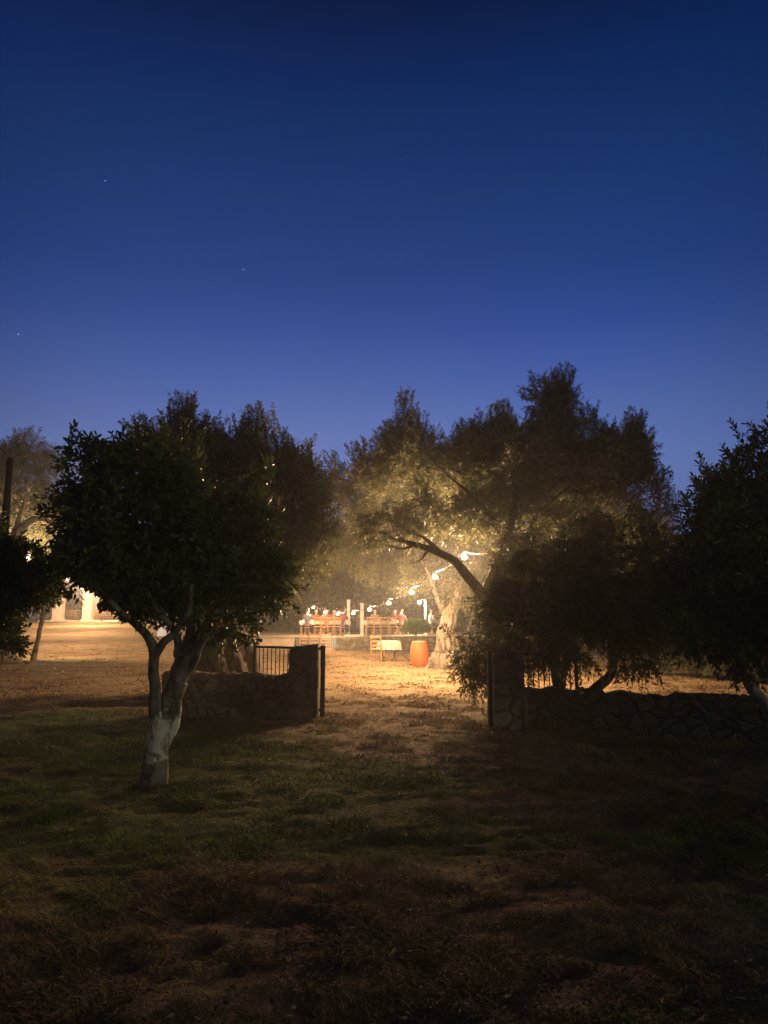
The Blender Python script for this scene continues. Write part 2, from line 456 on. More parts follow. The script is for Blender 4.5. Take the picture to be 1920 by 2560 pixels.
def leaves(rg, pos, dirs, L, W, fold):
    """leaf blades at pos pointing along dirs"""
    n = len(pos)
    up = unit(rg.normal(size=(n, 3)) + np.array([0, 0, .6]))
    side = unit(np.cross(dirs, up)); nrm = np.cross(side, dirs)
    ln = (L*(.65+.6*rg.random(n)))[:, None]; w = (W*(.7+.5*rg.random(n)))[:, None]*.5
    if fold:
        b = pos; tip = pos + dirs*ln - nrm*ln*.08
        l1 = pos + dirs*ln*.28 + side*w*.85 + nrm*w*.35; l2 = pos + dirs*ln*.68 + side*w*.9 + nrm*w*.3
        r1 = pos + dirs*ln*.28 - side*w*.85 + nrm*w*.35; r2 = pos + dirs*ln*.68 - side*w*.9 + nrm*w*.3
        V = np.stack([b, l1, l2, tip, r2, r1], 1)
        i = np.arange(n)[:, None]*6
        F = np.concatenate([np.concatenate([i, i+3, i+2, i+1], 1), np.concatenate([i, i+5, i+4, i+3], 1)])
        return V.reshape(-1, 3), F, 6
    V = np.stack([pos, pos + dirs*ln*.45 + side*w, pos + dirs*ln, pos + dirs*ln*.45 - side*w], 1)
    i = np.arange(n)[:, None]*4
    return V.reshape(-1, 3), np.concatenate([i, i+1, i+2, i+3], 1), 4

M['litter'] = mat_attr('dead_leaves', [(0, (.05, .03, .015)), (.6, (.22, .13, .06)), (1, (.48, .36, .22))], .8, 3, 0)
litter()

def tree(name, label, cat, limbs, clumps, n_leaf, L, W, seed, leafmat, barkmat, sub_r=.4, per_twig=14, twig=.26, droop=0.0,
         fold=False, depth_ratio=1.0, shoots=0, seg=14, gnarl=.12, group=None, limewash=None, lobes=None, n_branch=26, hollow=.45):
    """limbs: lists of (x,y,z,r) world points, limbs[0] is the trunk; clumps: (centre, rx, ry, rz)"""
    rg = np.random.default_rng(seed); rnd = random.Random(seed)
    base = limbs[0][0]
    root = thing(name, label, cat, (base[0], base[1], gz(base[0], base[1])), 0, group)
    # ---- trunk with main limbs and branches
    TV = []; TF = []; skel = []
    def addt(pts, sg, g, sd):
        V, F = tube([p[:3] for p in pts], [p[3] for p in pts], sg, True, g, sd)
        b = len(TV); TV.extend(V); TF.extend([tuple(i+b for i in f) for f in F])
    sp0 = None
    for j, lb in enumerate(limbs):
        s = spline(lb, 10)
        if j == 0: sp0 = s
        wob = (np.array([[vn(k*.17, 1.3*j, seed), vn(k*.17, 9+j, seed+1), .5] for k in range(len(s))]) - .5) * s[:, 3:4]*.55
        s[1:, :3] += wob[1:]
        addt(s, seg if j == 0 else max(7, seg-4), gnarl if j == 0 else gnarl*.6, seed+j)
        skel.append(s[len(s)//3:] if j == 0 else s)
    skel = np.concatenate(skel)
    # ---- sub clumps
    cl = np.array([[c[0][0], c[0][1], c[0][2], c[1], c[2], c[3]] for c in clumps])
    area = (cl[:, 3]*cl[:, 5]*cl[:, 4])**(.75)
    nsub = int(max(12, np.sum(cl[:, 3]*cl[:, 4]*cl[:, 5])*4.19/(sub_r**3*4.19)*1.1))
    nsub = min(nsub, 1500)
    pick = rg.choice(len(cl), nsub, p=area/area.sum())
    d = unit(rg.normal(size=(nsub, 3)))
    rr = rg.random(nsub)**hollow
    sc = cl[pick, :3] + d*rr[:, None]*cl[pick, 3:6]*.92
    out = unit((sc - cl[pick, :3])/cl[pick, 3:6] + 1e-4)
    srad = sub_r*(.55+.75*rg.random(nsub))
    # limbs to clumps, branches to sub clumps
    order = rg.permutation(nsub)[:n_branch]
    for c in cl:
        q = c[:3]; k = np.argmin(np.linalg.norm(skel[:, :3]-q, axis=1) + .25*np.abs(skel[:, 3]*0)); s0 = skel[k]
        midp = (s0[:3]*.5+q*.5) + np.array([rnd.uniform(-.15, .15), rnd.uniform(-.15, .15), rnd.uniform(.0, .2)])*np.linalg.norm(q-s0[:3])
        r0 = min(s0[3]*.7, .03 + .03*np.linalg.norm(q-s0[:3]))
        s = spline([s0[:3].tolist()+[r0], midp.tolist()+[r0*.7], q.tolist()+[r0*.35]], 5)
        addt(s, 6, 0, 1); skel = np.concatenate([skel, s[4:]])
    for k in order:
        q = sc[k]; dd = np.linalg.norm(skel[:, :3]-q, axis=1); j = np.argmin(dd); s0 = skel[j]
        r0 = min(max(s0[3]*.6, .006), .008 + .012*dd[j])
        midp = (s0[:3]*.5+q*.5) + rg.normal(size=3)*.12*dd[j]
        s = spline([s0[:3].tolist()+[r0], midp.tolist()+[r0*.7], (q+out[k]*srad[k]*.5).tolist()+[.004]], 4)
        addt(s, 5, 0, 1)
    trunk = obj('trunk', TV, TF, M[barkmat], root, True)
    if limewash:
        s = sp0[sp0[:, 2] < limewash[1]]; s = s[s[:, 2] > limewash[0]]
        V, F = tube([p[:3] for p in s], [p[3]*1.05+.003 for p in s], seg, False, gnarl, seed)
        obj('limewash_band', V, F, M['limewash'], trunk, True)
    # ---- twigs and leaves
    wgt = srad**2; wgt /= wgt.sum()
    nt_ = n_leaf//per_twig
    tp = rg.choice(nsub, nt_, p=wgt)
    off = unit(rg.normal(size=(nt_, 3)))*(rg.random(nt_)**.5)[:, None]*srad[tp][:, None]
    tb = sc[tp] + off
    td = unit(out[tp]*.55 + unit(off)*.7 + rg.normal(size=(nt_, 3))*.45 + np.array([0, 0, .25-droop]))
    tl = twig*(.6+.8*rg.random(nt_))
    if shoots:
        hi = np.where(out[:, 2] > .35)[0]
        if len(hi):
            ks = rg.choice(hi, shoots)
            sb = sc[ks] + out[ks]*srad[ks][:, None]*.5 + rg.normal(size=(shoots, 3))*.12
            sdv = unit(out[ks]*.5 + np.array([0, 0, 1.0]) + rg.normal(size=(shoots, 3))*.25)
            rep = 3
            for q in range(rep):
                tb = np.concatenate([tb, sb + sdv*twig*.8*q]); td = np.concatenate([td, sdv]); tl = np.concatenate([tl, np.full(shoots, twig*1.1*(1-.2*q))])
    nt_ = len(tb)
    tone_t = np.clip(.5+.22*rg.normal(size=nt_), 0, 1)
    a = unit(np.cross(td, rg.normal(size=(nt_, 3)))); bb = np.cross(td, a)
    pos = []; dr = []; tn = []
    for k in range(per_twig):
        f = (k+.5)/per_twig; ph = k*2.4 + rg.random(nt_)*.8
        sidev = a*np.cos(ph)[:, None] + bb*np.sin(ph)[:, None]
        pp = tb + td*(tl*f)[:, None] - np.array([0, 0, 1])*(droop*.5*tl*f*f)[:, None]
        pos.append(pp); dr.append(unit(td*(.55+.5*f) + sidev*.8 + np.array([0, 0, -.25*droop-.05]) + rg.normal(size=(nt_, 3))*.18)); tn.append(tone_t + .12*rg.normal(size=nt_))
    pos = np.concatenate(pos); dr = np.concatenate(dr); tn = np.clip(np.concatenate(tn), 0, 1)
    if lobes is not None:
        pass
    keep = np.ones(len(pos), bool)
    u, v = project(pos)
    for cx, cy, cd, cr in CLEAR:
        keep &= ~((pos[:, 1] < cd+.3) & ((u-cx)**2+(v-cy)**2 < cr*cr))
    keep &= pos[:, 2] > ground(pos[:, 0], pos[:, 1]) + .1
    pos = pos[keep]; dr = dr[keep]; tn = tn[keep]
    V, F, kv = leaves(rg, pos, dr, L, W, fold)
    obj('crown', V, F, M[leafmat], root, False, np.repeat(tn, kv))
    return root
def cl(Y, lst, dr=1.0, dY=0.0, seed=5):
    """clumps from (px, py, rx, ry) seen at distance Y; each gets its own depth offset and real thickness"""
    rnd = random.Random(seed); m = M_PER_PX(Y); out = []
    for t in lst:
        px, py, rx, ry = t[:4]
        off = t[4] if len(t) > 4 else rnd.uniform(-1, 1)*dY
        out.append((P(px, py, Y+off), rx*m, max(rx, ry)*m*dr, ry*m))
    return out
def L4(pts, Y=None):
    """(px,py,r[,Y]) -> (x,y,z,r)"""
    o = []
    for t in pts:
        y = t[3] if len(t) > 3 else Y
        p = P(t[0], t[1], y); o.append((p.x, p.y, p.z, t[2]))
    return o
def rootfix(l, depth=.12):
    b = l[0]; z = gz(b[0], b[1])
    return [(b[0], b[1], z-depth, b[3]*1.25), (b[0], b[1], z+.08, b[3])] + l[1:]

# near tree on the left, several pale stems, patch of limewash
near = rootfix(L4([(394, 1936, .128), (402, 1860, .112), (413, 1812, .115), (430, 1750, .102), (448, 1700, .092)], 7.8))
tree('broadleaf_tree', 'pale forked tree with a limewashed patch, in front of the left stone wall', 'tree',
     [near,
      L4([(400, 1850, .08, 7.75), (391, 1780, .062, 7.7), (386, 1700, .054, 7.7), (385, 1630, .052, 7.65), (368, 1590, .045, 7.6), (330, 1552, .036, 7.5), (285, 1515, .027, 7.3), (220, 1440, .016, 7.2)]),
      L4([(387, 1640, .045, 7.65), (408, 1608, .04, 7.6), (440, 1578, .034, 7.6), (470, 1530, .028, 7.5), (480, 1460, .02, 7.4)]),
      L4([(446, 1640, .045, 7.7), (444, 1600, .038, 7.65), (426, 1565, .032, 7.6), (395, 1530, .024, 7.5), (370, 1480, .016, 7.4)]),
      L4([(436, 1730, .095, 7.8), (466, 1660, .085, 7.85), (507, 1590, .075, 7.95), (550, 1520, .05, 8.1), (620, 1440, .03, 8.3)]),
      L4([(430, 1740, .08, 7.9), (448, 1660, .065, 7.95), (478, 1570, .05, 8.0), (470, 1480, .035, 8.1), (430, 1350, .02, 8.2)])],
     cl(7.8, [(262, 1160, 60, 60), (345, 1185, 80, 80), (215, 1290, 80, 100), (330, 1310, 130, 130), (460, 1300, 130, 140),
              (560, 1340, 140, 130), (205, 1395, 80, 60), (330, 1440, 115, 80), (640, 1420, 105, 100), (675, 1490, 70, 70),
              (560, 1480, 130, 70), (685, 1555, 48, 42), (440, 1470, 120, 60), (240, 1465, 80, 28), (340, 1520, 40, 28), (575, 1545, 60, 22)], .9, .5),
     35000, .078, .034, 11, 'carob', 'bark_limewashed', .23, 9, .17, 0.15, fold=True, shoots=70, seg=18, gnarl=.14, n_branch=90)

# old olive behind the left wall
ob = L4([(540, 1725, .80), (542, 1680, .74), (538, 1620, .66), (530, 1560, .55), (525, 1490, .42)], 16)
tree('olive_tree', 'old olive with a massive gnarled trunk behind the left stone wall', 'olive tree',
     [rootfix(ob), L4([(525, 1500, .3), (590, 1430, .2), (660, 1330, .13), (700, 1230, .07)], 16.2),
      L4([(520, 1500, .28), (470, 1400, .2), (440, 1260, .12), (440, 1120, .06)], 15.8)],
     cl(16, [(425, 1115, 55, 65), (475, 1115, 50, 60), (530, 1150, 60, 65), (600, 1150, 60, 65), (665, 1135, 60, 60), (715, 1180, 60, 70), (745, 1220, 60, 80), (775, 1310, 55, 80),
             (600, 1260, 150, 110), (450, 1210, 110, 120), (770, 1400, 60, 70), (660, 1400, 120, 80), (480, 1330, 130, 110), (560, 1450, 160, 60), (400, 1420, 80, 80)], 1.0, 1.0),
     210000, .09, .028, 12, 'olive', 'bark_olive', .36, 14, .28, .15, shoots=600, seg=72, gnarl=.22, n_branch=70)

# big olive of the dome right of the middle
tree('olive_tree', 'tall broad olive right of the gateway with a dark limb arching left over the bulbs', 'olive tree',
     [rootfix(L4([(1262, 1725, .40), (1256, 1620, .34), (1248, 1520, .30), (1248, 1440, .22), (1262, 1350, .13), (1282, 1280, .085), (1300, 1200, .04)], 16.2)),
      L4([(1246, 1560, .16), (1205, 1490, .125), (1150, 1415, .10), (1100, 1383, .08), (1040, 1362, .06), (985, 1348, .03)], 16.6),
      L4([(1250, 1430, .12), (1298, 1350, .08), (1360, 1270, .05), (1430, 1210, .02)], 17),
      L4([(1262, 1350, .09), (1225, 1290, .06), (1175, 1235, .035), (1120, 1190, .015)], 16.5),
      L4([(1104, 1385, .06), (1060, 1345, .035), (1022, 1330, .02), (990, 1300, .008)], 16.6), L4([(1040, 1362, .03), (1005, 1372, .02), (965, 1362, .008)], 16.6),
      L4([(985, 1348, .025), (955, 1330, .014), (930, 1335, .006)], 16.6), L4([(1010, 1352, .025), (985, 1325, .014), (975, 1290, .006)], 16.6), L4([(1075, 1372, .03), (1050, 1400, .015), (1020, 1410, .006)], 16.6)],
     cl(20, [(1000, 1098, 50, 62), (985, 1168, 60, 60), (960, 1200, 60, 50), (1090, 1153, 75, 75), (1180, 1128, 75, 72), (1270, 1123, 85, 75), (1376, 1043, 42, 60), (1378, 1003, 26, 38), (1385, 1138, 85, 90), (1225, 1098, 50, 60), (1295, 1088, 45, 50), (1480, 1148, 75, 75),
             (1560, 1165, 75, 80), (1610, 1260, 65, 80), (900, 1230, 60, 55, 2), (1000, 1200, 90, 80), (1130, 1200, 120, 90), (1320, 1210, 130, 90),
             (1470, 1240, 120, 110), (1570, 1350, 90, 80), (1430, 1370, 110, 70), (1640, 1350, 50, 80), (1190, 1188, 90, 70), (1290, 1168, 80, 70), (1330, 1290, 90, 60, -3), (1190, 1280, 70, 50, -3), (1420, 1330, 80, 60, -3), (1060, 1290, 60, 35, -3), (1268, 1320, 50, 50, -4.2), (1290, 1220, 60, 50, -3.5), (965, 1322, 36, 22, -3.4), (1035, 1325, 30, 20, -3.4)], .8, 1.6),
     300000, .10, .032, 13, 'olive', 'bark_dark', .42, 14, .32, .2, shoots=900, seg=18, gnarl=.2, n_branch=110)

# lamplit olive with the pale flared trunk beside the barrel
lt = L4([(1116, 1668, .50), (1117, 1640, .38), (1118, 1600, .33), (1120, 1565, .27), (1128, 1525, .19), (1150, 1470, .10)], 24.8)
tree('olive_tree', 'lamplit olive with a pale fluted trunk flaring at the foot beside the orange barrel', 'olive tree',
     [rootfix(lt), L4([(1122, 1550, .13), (1095, 1500, .08), (1070, 1430, .05), (1020, 1350, .03, 27)], 25.4),
      L4([(1135, 1500, .17), (1180, 1420, .11), (1230, 1350, .07)], 25.5)],
     cl(28, [(850, 1240, 55, 45), (930, 1290, 90, 80), (1050, 1280, 100, 90), (1180, 1300, 110, 100), (850, 1350, 80, 75), (950, 1390, 90, 65), (1080, 1390, 100, 70),
             (1200, 1410, 100, 70), (1215, 1500, 55, 75, -2.6), (1175, 1475, 55, 50, -2.6), (1110, 1450, 60, 45, -2), (1115, 1485, 50, 40, -3.4), (1065, 1480, 30, 30, -3), (1190, 1370, 90, 60, -2), (1090, 1340, 80, 60, -2), (1055, 1420, 40, 40, -1.5)], .5, .6),
     110000, .11, .03, 14, 'olive', 'bark_olive', .46, 14, .36, .5, shoots=200, seg=64, gnarl=.30, n_branch=70)

# olive behind the right wall, hanging foliage
tree('olive_tree', 'low spreading olive with two thin leaning stems rising behind the right stone wall', 'olive tree',
     [rootfix(L4([(1405, 1790, .11), (1400, 1740, .10), (1385, 1660, .09), (1370, 1580, .06)], 12.3)),
      rootfix(L4([(1440, 1800, .10), (1480, 1735, .085), (1525, 1690, .075), (1532, 1640, .06), (1520, 1560, .05)], 12.4)),
      L4([(1530, 1660, .05), (1570, 1600, .04), (1620, 1520, .03)], 12.4),
      L4([(1400, 1740, .06), (1420, 1640, .05), (1440, 1500, .03)], 12.2)],
     cl(12, [(1290, 1560, 75, 110), (1300, 1480, 80, 80), (1400, 1480, 110, 130), (1500, 1450, 120, 120), (1610, 1450, 110, 110), (1188, 1655, 30, 40), (1215, 1590, 26, 40), (1255, 1540, 28, 60), (1285, 1490, 40, 50), (1280, 1590, 45, 50), (1258, 1640, 30, 28), 
             (1370, 1585, 80, 60), (1480, 1570, 80, 55), (1600, 1540, 100, 75), (1680, 1580, 60, 60), (1375, 1630, 45, 22), (1435, 1620, 40, 22), (1585, 1625, 45, 30), (1665, 1660, 26, 30), (1340, 1390, 80, 50)], .8, .5),
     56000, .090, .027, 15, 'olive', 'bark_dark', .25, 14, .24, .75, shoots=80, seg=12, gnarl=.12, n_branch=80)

# right edge tree
tree('broadleaf_tree', 'dark broad leaved tree with a pale leaning stem at the right edge of the view', 'tree',
     [rootfix(L4([(1990, 1900, .10), (1925, 1780, .075), (1875, 1715, .06), (1850, 1670, .05), (1840, 1600, .04)], 9)),
      L4([(1855, 1680, .04), (1900, 1560, .035), (1950, 1440, .03)], 9.1), L4([(1850, 1650, .035), (1800, 1540, .03), (1790, 1400, .02)], 9.0)],
     cl(9, [(1790, 1190, 50, 45), (1860, 1180, 60, 50), (1920, 1150, 50, 45), (1990, 1175, 60, 50), (1830, 1270, 95, 80), (1940, 1270, 120, 110), (1770, 1340, 70, 60), (1830, 1400, 130, 100),
            (1960, 1420, 140, 130), (1760, 1480, 110, 90), (1880, 1540, 130, 90), (1990, 1560, 100, 90), (1790, 1590, 90, 60), (1900, 1640, 90, 35), (1770, 1660, 45, 22), (2020, 1290, 90, 110)], .9, .5),
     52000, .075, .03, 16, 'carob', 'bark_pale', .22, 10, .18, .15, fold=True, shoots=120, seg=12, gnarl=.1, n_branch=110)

# left edge near tree, dark
tree('broadleaf_tree', 'dark leafy tree cut off by the left edge with leaves against the lit lawn', 'tree',
     [rootfix(L4([(-110, 1870, .12), (-105, 1700, .10), (-80, 1560, .07), (-40, 1450, .04)], 9))],
     cl(9, [(20, 1400, 80, 45), (-60, 1420, 110, 90), (40, 1470, 90, 50), (-20, 1530, 100, 70), (20, 1590, 50, 42), (-50, 1620, 60, 40), (95, 1510, 25, 25), (110, 1450, 40, 28)], .9, .4),
     17000, .075, .034, 17, 'carob', 'bark_dark', .18, 9, .15, .2, fold=True, shoots=40, seg=10, n_branch=60)

# small tree on the left lawn
tree('sapling', 'slender single stemmed tree standing on the lit lawn at the left', 'tree',
     [rootfix(L4([(84, 1646, .115), (92, 1610, .085), (100, 1575, .08), (108, 1540, .08), (108, 1490, .05)], 29)),
      L4([(106, 1545, .05), (140, 1500, .035), (160, 1480, .02)], 29), L4([(106, 1540, .05), (70, 1490, .035)], 29)],
     cl(29, [(95, 1470, 40, 35), (140, 1478, 24, 16), (50, 1480, 50, 35), (90, 1420, 50, 35), (108, 1512, 12, 10)], 1, .4),
     9000, .12, .05, 18, 'carob', 'bark_olive', .4, 9, .3, .2, seg=10, n_branch=25)

# lit olive far left
tree('olive_tree', 'olive at the far left lit from below, its curved limb dark against glowing leaves', 'olive tree',
     [rootfix(L4([(20, 1640, .35), (22, 1500, .28), (28, 1370, .22), (50, 1325, .17), (90, 1298, .11), (125, 1305, .06), (150, 1335, .02)], 28)),
      L4([(36, 1340, .12), (58, 1270, .07), (70, 1210, .03)], 28)],
     cl(33, [(10, 1150, 60, 55), (75, 1130, 42, 42), (155, 1160, 30, 38), (60, 1200, 80, 60), (150, 1230, 55, 50), (-30, 1240, 60, 90), (80, 1280, 90, 60), (150, 1350, 60, 70), (60, 1370, 80, 60), (-30, 1380, 50, 90)], .8, .8),
     80000, .13, .036, 19, 'olive', 'bark_olive', .55, 12, .42, .4, shoots=160, seg=12, n_branch=40)

# lit trees standing behind the terrace, one crown each
BG = 'trees behind the terrace'
def bgtree(label, px, Y, tops, n, seed, mat='olive', **kw):
    b = P(px, 1560, Y); z = gz(b.x, Y)
    tree('olive_tree' if mat == 'olive' else 'broadleaf_tree', label, 'tree',
         [[(b.x, Y, z-.2, .38), (b.x+.1, Y, z+1.2, .3), (b.x-.1, Y, z+3, .22)]], cl(Y, tops, .7, 1.0, seed), int(n*1.6), .24, .085, seed, mat, 'bark_olive', .7, 12, .55, .5,
         group=BG, seg=12, n_branch=22, **kw)
bgtree('lit tree behind the terrace, directly left of the first terrace post', 735, 47, [(700, 1440, 70, 60), (770, 1420, 80, 70), (720, 1350, 80, 70), (790, 1480, 55, 35), (740, 1510, 50, 35)], 22000, 31, shoots=60)
bgtree('lit tree behind the terrace, above the middle of the bulb string', 900, 50, [(870, 1440, 75, 50), (950, 1430, 80, 60), (900, 1360, 100, 70), (980, 1490, 40, 30), (840, 1490, 40, 25)], 26000, 32, shoots=60)
bgtree('lit tree behind the terrace, left of the flared pale trunk', 1045, 52, [(1030, 1440, 80, 60), (1110, 1430, 80, 60), (1060, 1360, 100, 70), (1010, 1500, 40, 45), (1120, 1500, 60, 40)], 26000, 33)
bgtree('lit tree behind the terrace, right of the flared pale trunk', 1210, 50, [(1190, 1440, 80, 70), (1270, 1440, 90, 90), (1220, 1350, 100, 80), (1200, 1520, 60, 40), (1290, 1540, 60, 50)], 24000, 34)
bgtree('yellow green tree glowing behind the near forked tree', 340, 84, [(300, 1470, 60, 50), (380, 1460, 70, 60), (330, 1400, 90, 70), (420, 1490, 60, 50), (500, 1490, 70, 50)], 22000, 35, 'shrub')
bgtree('yellow green tree glowing above the left pillars', 150, 88, [(130, 1440, 70, 60), (210, 1440, 70, 60), (60, 1460, 70, 60), (160, 1380, 90, 60), (200, 1500, 60, 25), (60, 1520, 60, 25)], 22000, 36, 'shrub')
bgtree('tree between the massive olive trunk and the terrace', 640, 56, [(600, 1450, 80, 70), (660, 1420, 80, 80), (620, 1360, 100, 70), (560, 1500, 80, 50), (660, 1520, 60, 40)], 20000, 37)
bgtree('dark tree on the rise behind the right wall, near the two leaning stems', 1480, 34, [(1400, 1480, 90, 80), (1500, 1450, 110, 100), (1450, 1380, 110, 80), (1560, 1520, 80, 70), (1420, 1570, 60, 40)], 26000, 38)
bgtree('dark tree on the rise behind the right edge tree', 1760, 33, [(1680, 1470, 90, 90), (1780, 1430, 120, 110), (1890, 1480, 110, 100), (1740, 1560, 90, 60), (1860, 1590, 80, 40), (1980, 1500, 80, 100), (1640, 1560, 70, 60)], 32000, 39)

# far woods reading as one dark mass
def wood(label, Y, x0, x1, h, n, L, seed):
    rg = np.random.default_rng(seed)
    x = x0 + (x1-x0)*rg.random(n); zt = h*(.55 + .75*fbm(x*.16, x*0+seed, seed, 3))
    t = rg.random(n)**.8; z0 = gz(0, Y)
    y = Y + (rg.random(n)-.3)*5 + 1.5*np.sin(x*.5)
    pos = np.stack([x, y, z0 + zt*t + .35*fbm(x*2, zt, seed)], 1)
    V, F, kv = leaves(rg, pos, unit(rg.normal(size=(n, 3))), L, L*.42, False)
    o = obj('distant_wood', V, F, M['olive'], None, False, np.repeat(np.clip(.45+.25*rg.normal(size=n), 0, 1), kv))
    setp(o, label, None, None, 'stuff')
wood('dark mass of trees closing the view behind the terrace', 62, -14.5, 30, 4.2, 90000, .34, 5)
wood('far dark mass of trees along the horizon', 105, -75, 80, 7.5, 80000, .75, 6)

# bushes -----------------------------------------------------------
def bush(label, px, Y, rx, ry, n, seed, z0=None, mat='shrub', name='bush', group=None, L=.1, W=.04, hz=None):
    b = P(px, 1560, Y); z = gz(b.x, Y) if z0 is None else z0
    rg = np.random.default_rng(seed)
    root = thing(name, label, 'bush', (b.x, Y, z), 0, group)
    m = M_PER_PX(Y); rx *= m; rz = ry*m
    mb = MB()
    for k in range(9):
        a = rg.random()*6.28; q = rg.random()*.7
        mb.tube(spline([(b.x, Y, z-.03, .018), (b.x+math.cos(a)*rx*q*.4, Y+math.sin(a)*rx*q*.4, z+rz*.6, .012), (b.x+math.cos(a)*rx*q*.8, Y+math.sin(a)*rx*q*.8, z+rz*1.5, .004)], 4)[:, :3], .012, 5)
    mb.obj('stem', M['bark_dark'], root)
    d = unit(rg.normal(size=(n, 3))); d[:, 2] = np.abs(d[:, 2])*1.2 - .15; d = unit(d)
    lump = .82 + .3*vn(d[:, 0]*3+9, d[:, 2]*3+d[:, 1]*2+5, seed)
    r = (rg.random(n)**.35)*lump
    pos = np.array([b.x, Y, z+rz*.85]) + d*r[:, None]*np.array([rx, rx, rz*1.1])
    pos[:, 2] = np.maximum(pos[:, 2], z+.02)
    V, F, kv = leaves(rg, pos, unit(d+rg.normal(size=(n, 3))*.6), L, W, False)
    obj('foliage', V, F, M[mat], root, False, np.repeat(np.clip(.5+.25*rg.normal(size=n), 0, 1), kv))
    return root
TZ = .70      # terrace level
for k, (px, Y, rx, ry, lab) in enumerate([
        (1640, 22, 70, 22, 'dry lit bush on the rise, leftmost behind the right wall'),
        (1735, 21, 60, 26, 'dry lit bush on the rise, second behind the right wall'),
        (1820, 20, 60, 24, 'dry lit bush on the rise, left of the leaning pale stem'),
        (1900, 19, 60, 28, 'dry lit bush on the rise at the right edge')]):
    bush(lab, px, Y, rx, ry, 5000, 60+k, group='dry bushes behind the right wall', mat='olive', L=.09, W=.03)
bush('round clipped green bush on the terrace edge behind the orange barrel', 1040, 38.2, 36, 25, 16000, 71, TZ-.12, L=.08, W=.04)
for k, (px, lab) in enumerate([(300, 'low lit shrub at the right end of the far row of chairs'), (352, 'low lit shrub seen just left of the near tree fork'), (150, 'low lit shrub between the two left pillars')]):
    bush(lab, px, 75, 30, 14, 2500, 80+k, group='shrubs beside the far chairs', L=.16, W=.07)

# ------------------------------------------------------------------ stone walls and pillars
def voro(u, v, s, seed):
    """F1, F2-F1 and cell id of a jittered grid"""
    u = u/s; v = v/s*1.35
    iu = np.floor(u); iv = np.floor(v)
    f1 = np.full(u.shape, 9.); f2 = np.full(u.shape, 9.); cid = np.zeros(u.shape)
    for a in (-1, 0, 1):
        for b in (-1, 0, 1):
            cx = iu+a; cy = iv+b
            px = cx + .1+.8*h2(cx, cy, seed); py = cy + .1+.8*h2(cx, cy, seed+5)
            dd = np.hypot(px-u, py-v); h = h2(cx, cy, seed+9)
            new = dd < f1
            f2 = np.where(new, f1, np.minimum(f2, dd)); cid = np.where(new, h, cid); f1 = np.where(new, dd, f1)
    return f1, f2-f1, cid
def stone_block(name, x0, x1, yfun, thick, hfun, label, cat, seed, step=.02, stone=.19, parent=None, z0=-.15, shade_tone=1.0):
    """masonry running along x; front face at yfun(x); height hfun(x) over the ground at its foot"""
    nx = max(6, int((x1-x0)/step)); xs = np.linspace(x0, x1, nx)
    prof = []                              # profile round the block: front up, top back, back down
    H = 1.0
    nf = int(1.0/step); nt_ = max(4, int(thick/step))
    V = []; tone = []
    base = ground(xs, yfun(xs))
    hh = hfun(xs)
    rows = [('f', t) for t in np.linspace(0, 1, nf)] + [('t', t) for t in np.linspace(0, 1, nt_)[1:]] + [('b', t) for t in np.linspace(1, 0, nf//2)[1:]]
    for kind, t in rows:
        yf = yfun(xs)
        zt = base + hh
        if kind == 'f': z = base + z0 + (hh - z0)*t; y = yf; vv = z; nrm = (0, -1, 0)
        elif kind == 't': z = zt; y = yf + thick*t; vv = z + thick*t; nrm = (0, 0, 1)
        else: z = base + z0 + (hh-z0)*t; y = yf + thick; vv = z*1+7; nrm = (0, 1, 0)
        wx = (fbm(xs*5, (vv+0*xs)*5, seed+21, 3)-.5)*.16; wy = (fbm(xs*5, (vv+0*xs)*5, seed+33, 3)-.5)*.16
        f1, e, cid = voro(xs + wx, vv + wy + 0*xs, stone, seed)
        d = .038*smooth(e/.22) + .040*(cid-.5) + .012*(fbm(xs*14, (vv+0*xs)*14, seed, 2)-.5)
        if kind == 't': d = d*.9
        V.append(np.stack([xs, y + nrm[1]*d, z + nrm[2]*d], 1)); tone.append(np.clip(smooth(e/.2)*(.12+.75*cid) + (fbm(xs*9, (vv+0*xs)*9, seed+2, 3)-.5)*.5, 0, 1))
    nr = len(rows); V = np.array(V); tone = np.array(tone)
    # ragged ends
    for end, sgn in ((0, 1), (-1, -1)):
        V[:, end, 0] += sgn*.03*(fbm(V[:, end, 2]*7, V[:, end, 1]*7, seed+3, 2)-.3)
    V = V.reshape(-1, 3); tone = tone.ravel()*shade_tone
    i = np.arange(nr-1)[:, None]*nx + np.arange(nx-1)[None]
    F = [tuple(q) for q in np.stack([i, i+1, i+nx+1, i+nx], -1).reshape(-1, 4).tolist()]
    F.append(tuple((np.arange(nr)*nx)[::1].tolist())); F.append(tuple((np.arange(nr)*nx+nx-1)[::-1].tolist()))
    o = obj(name, V, F, M['stone'], parent, False, tone)
    if parent is None: setp(o, label, cat)
    return o
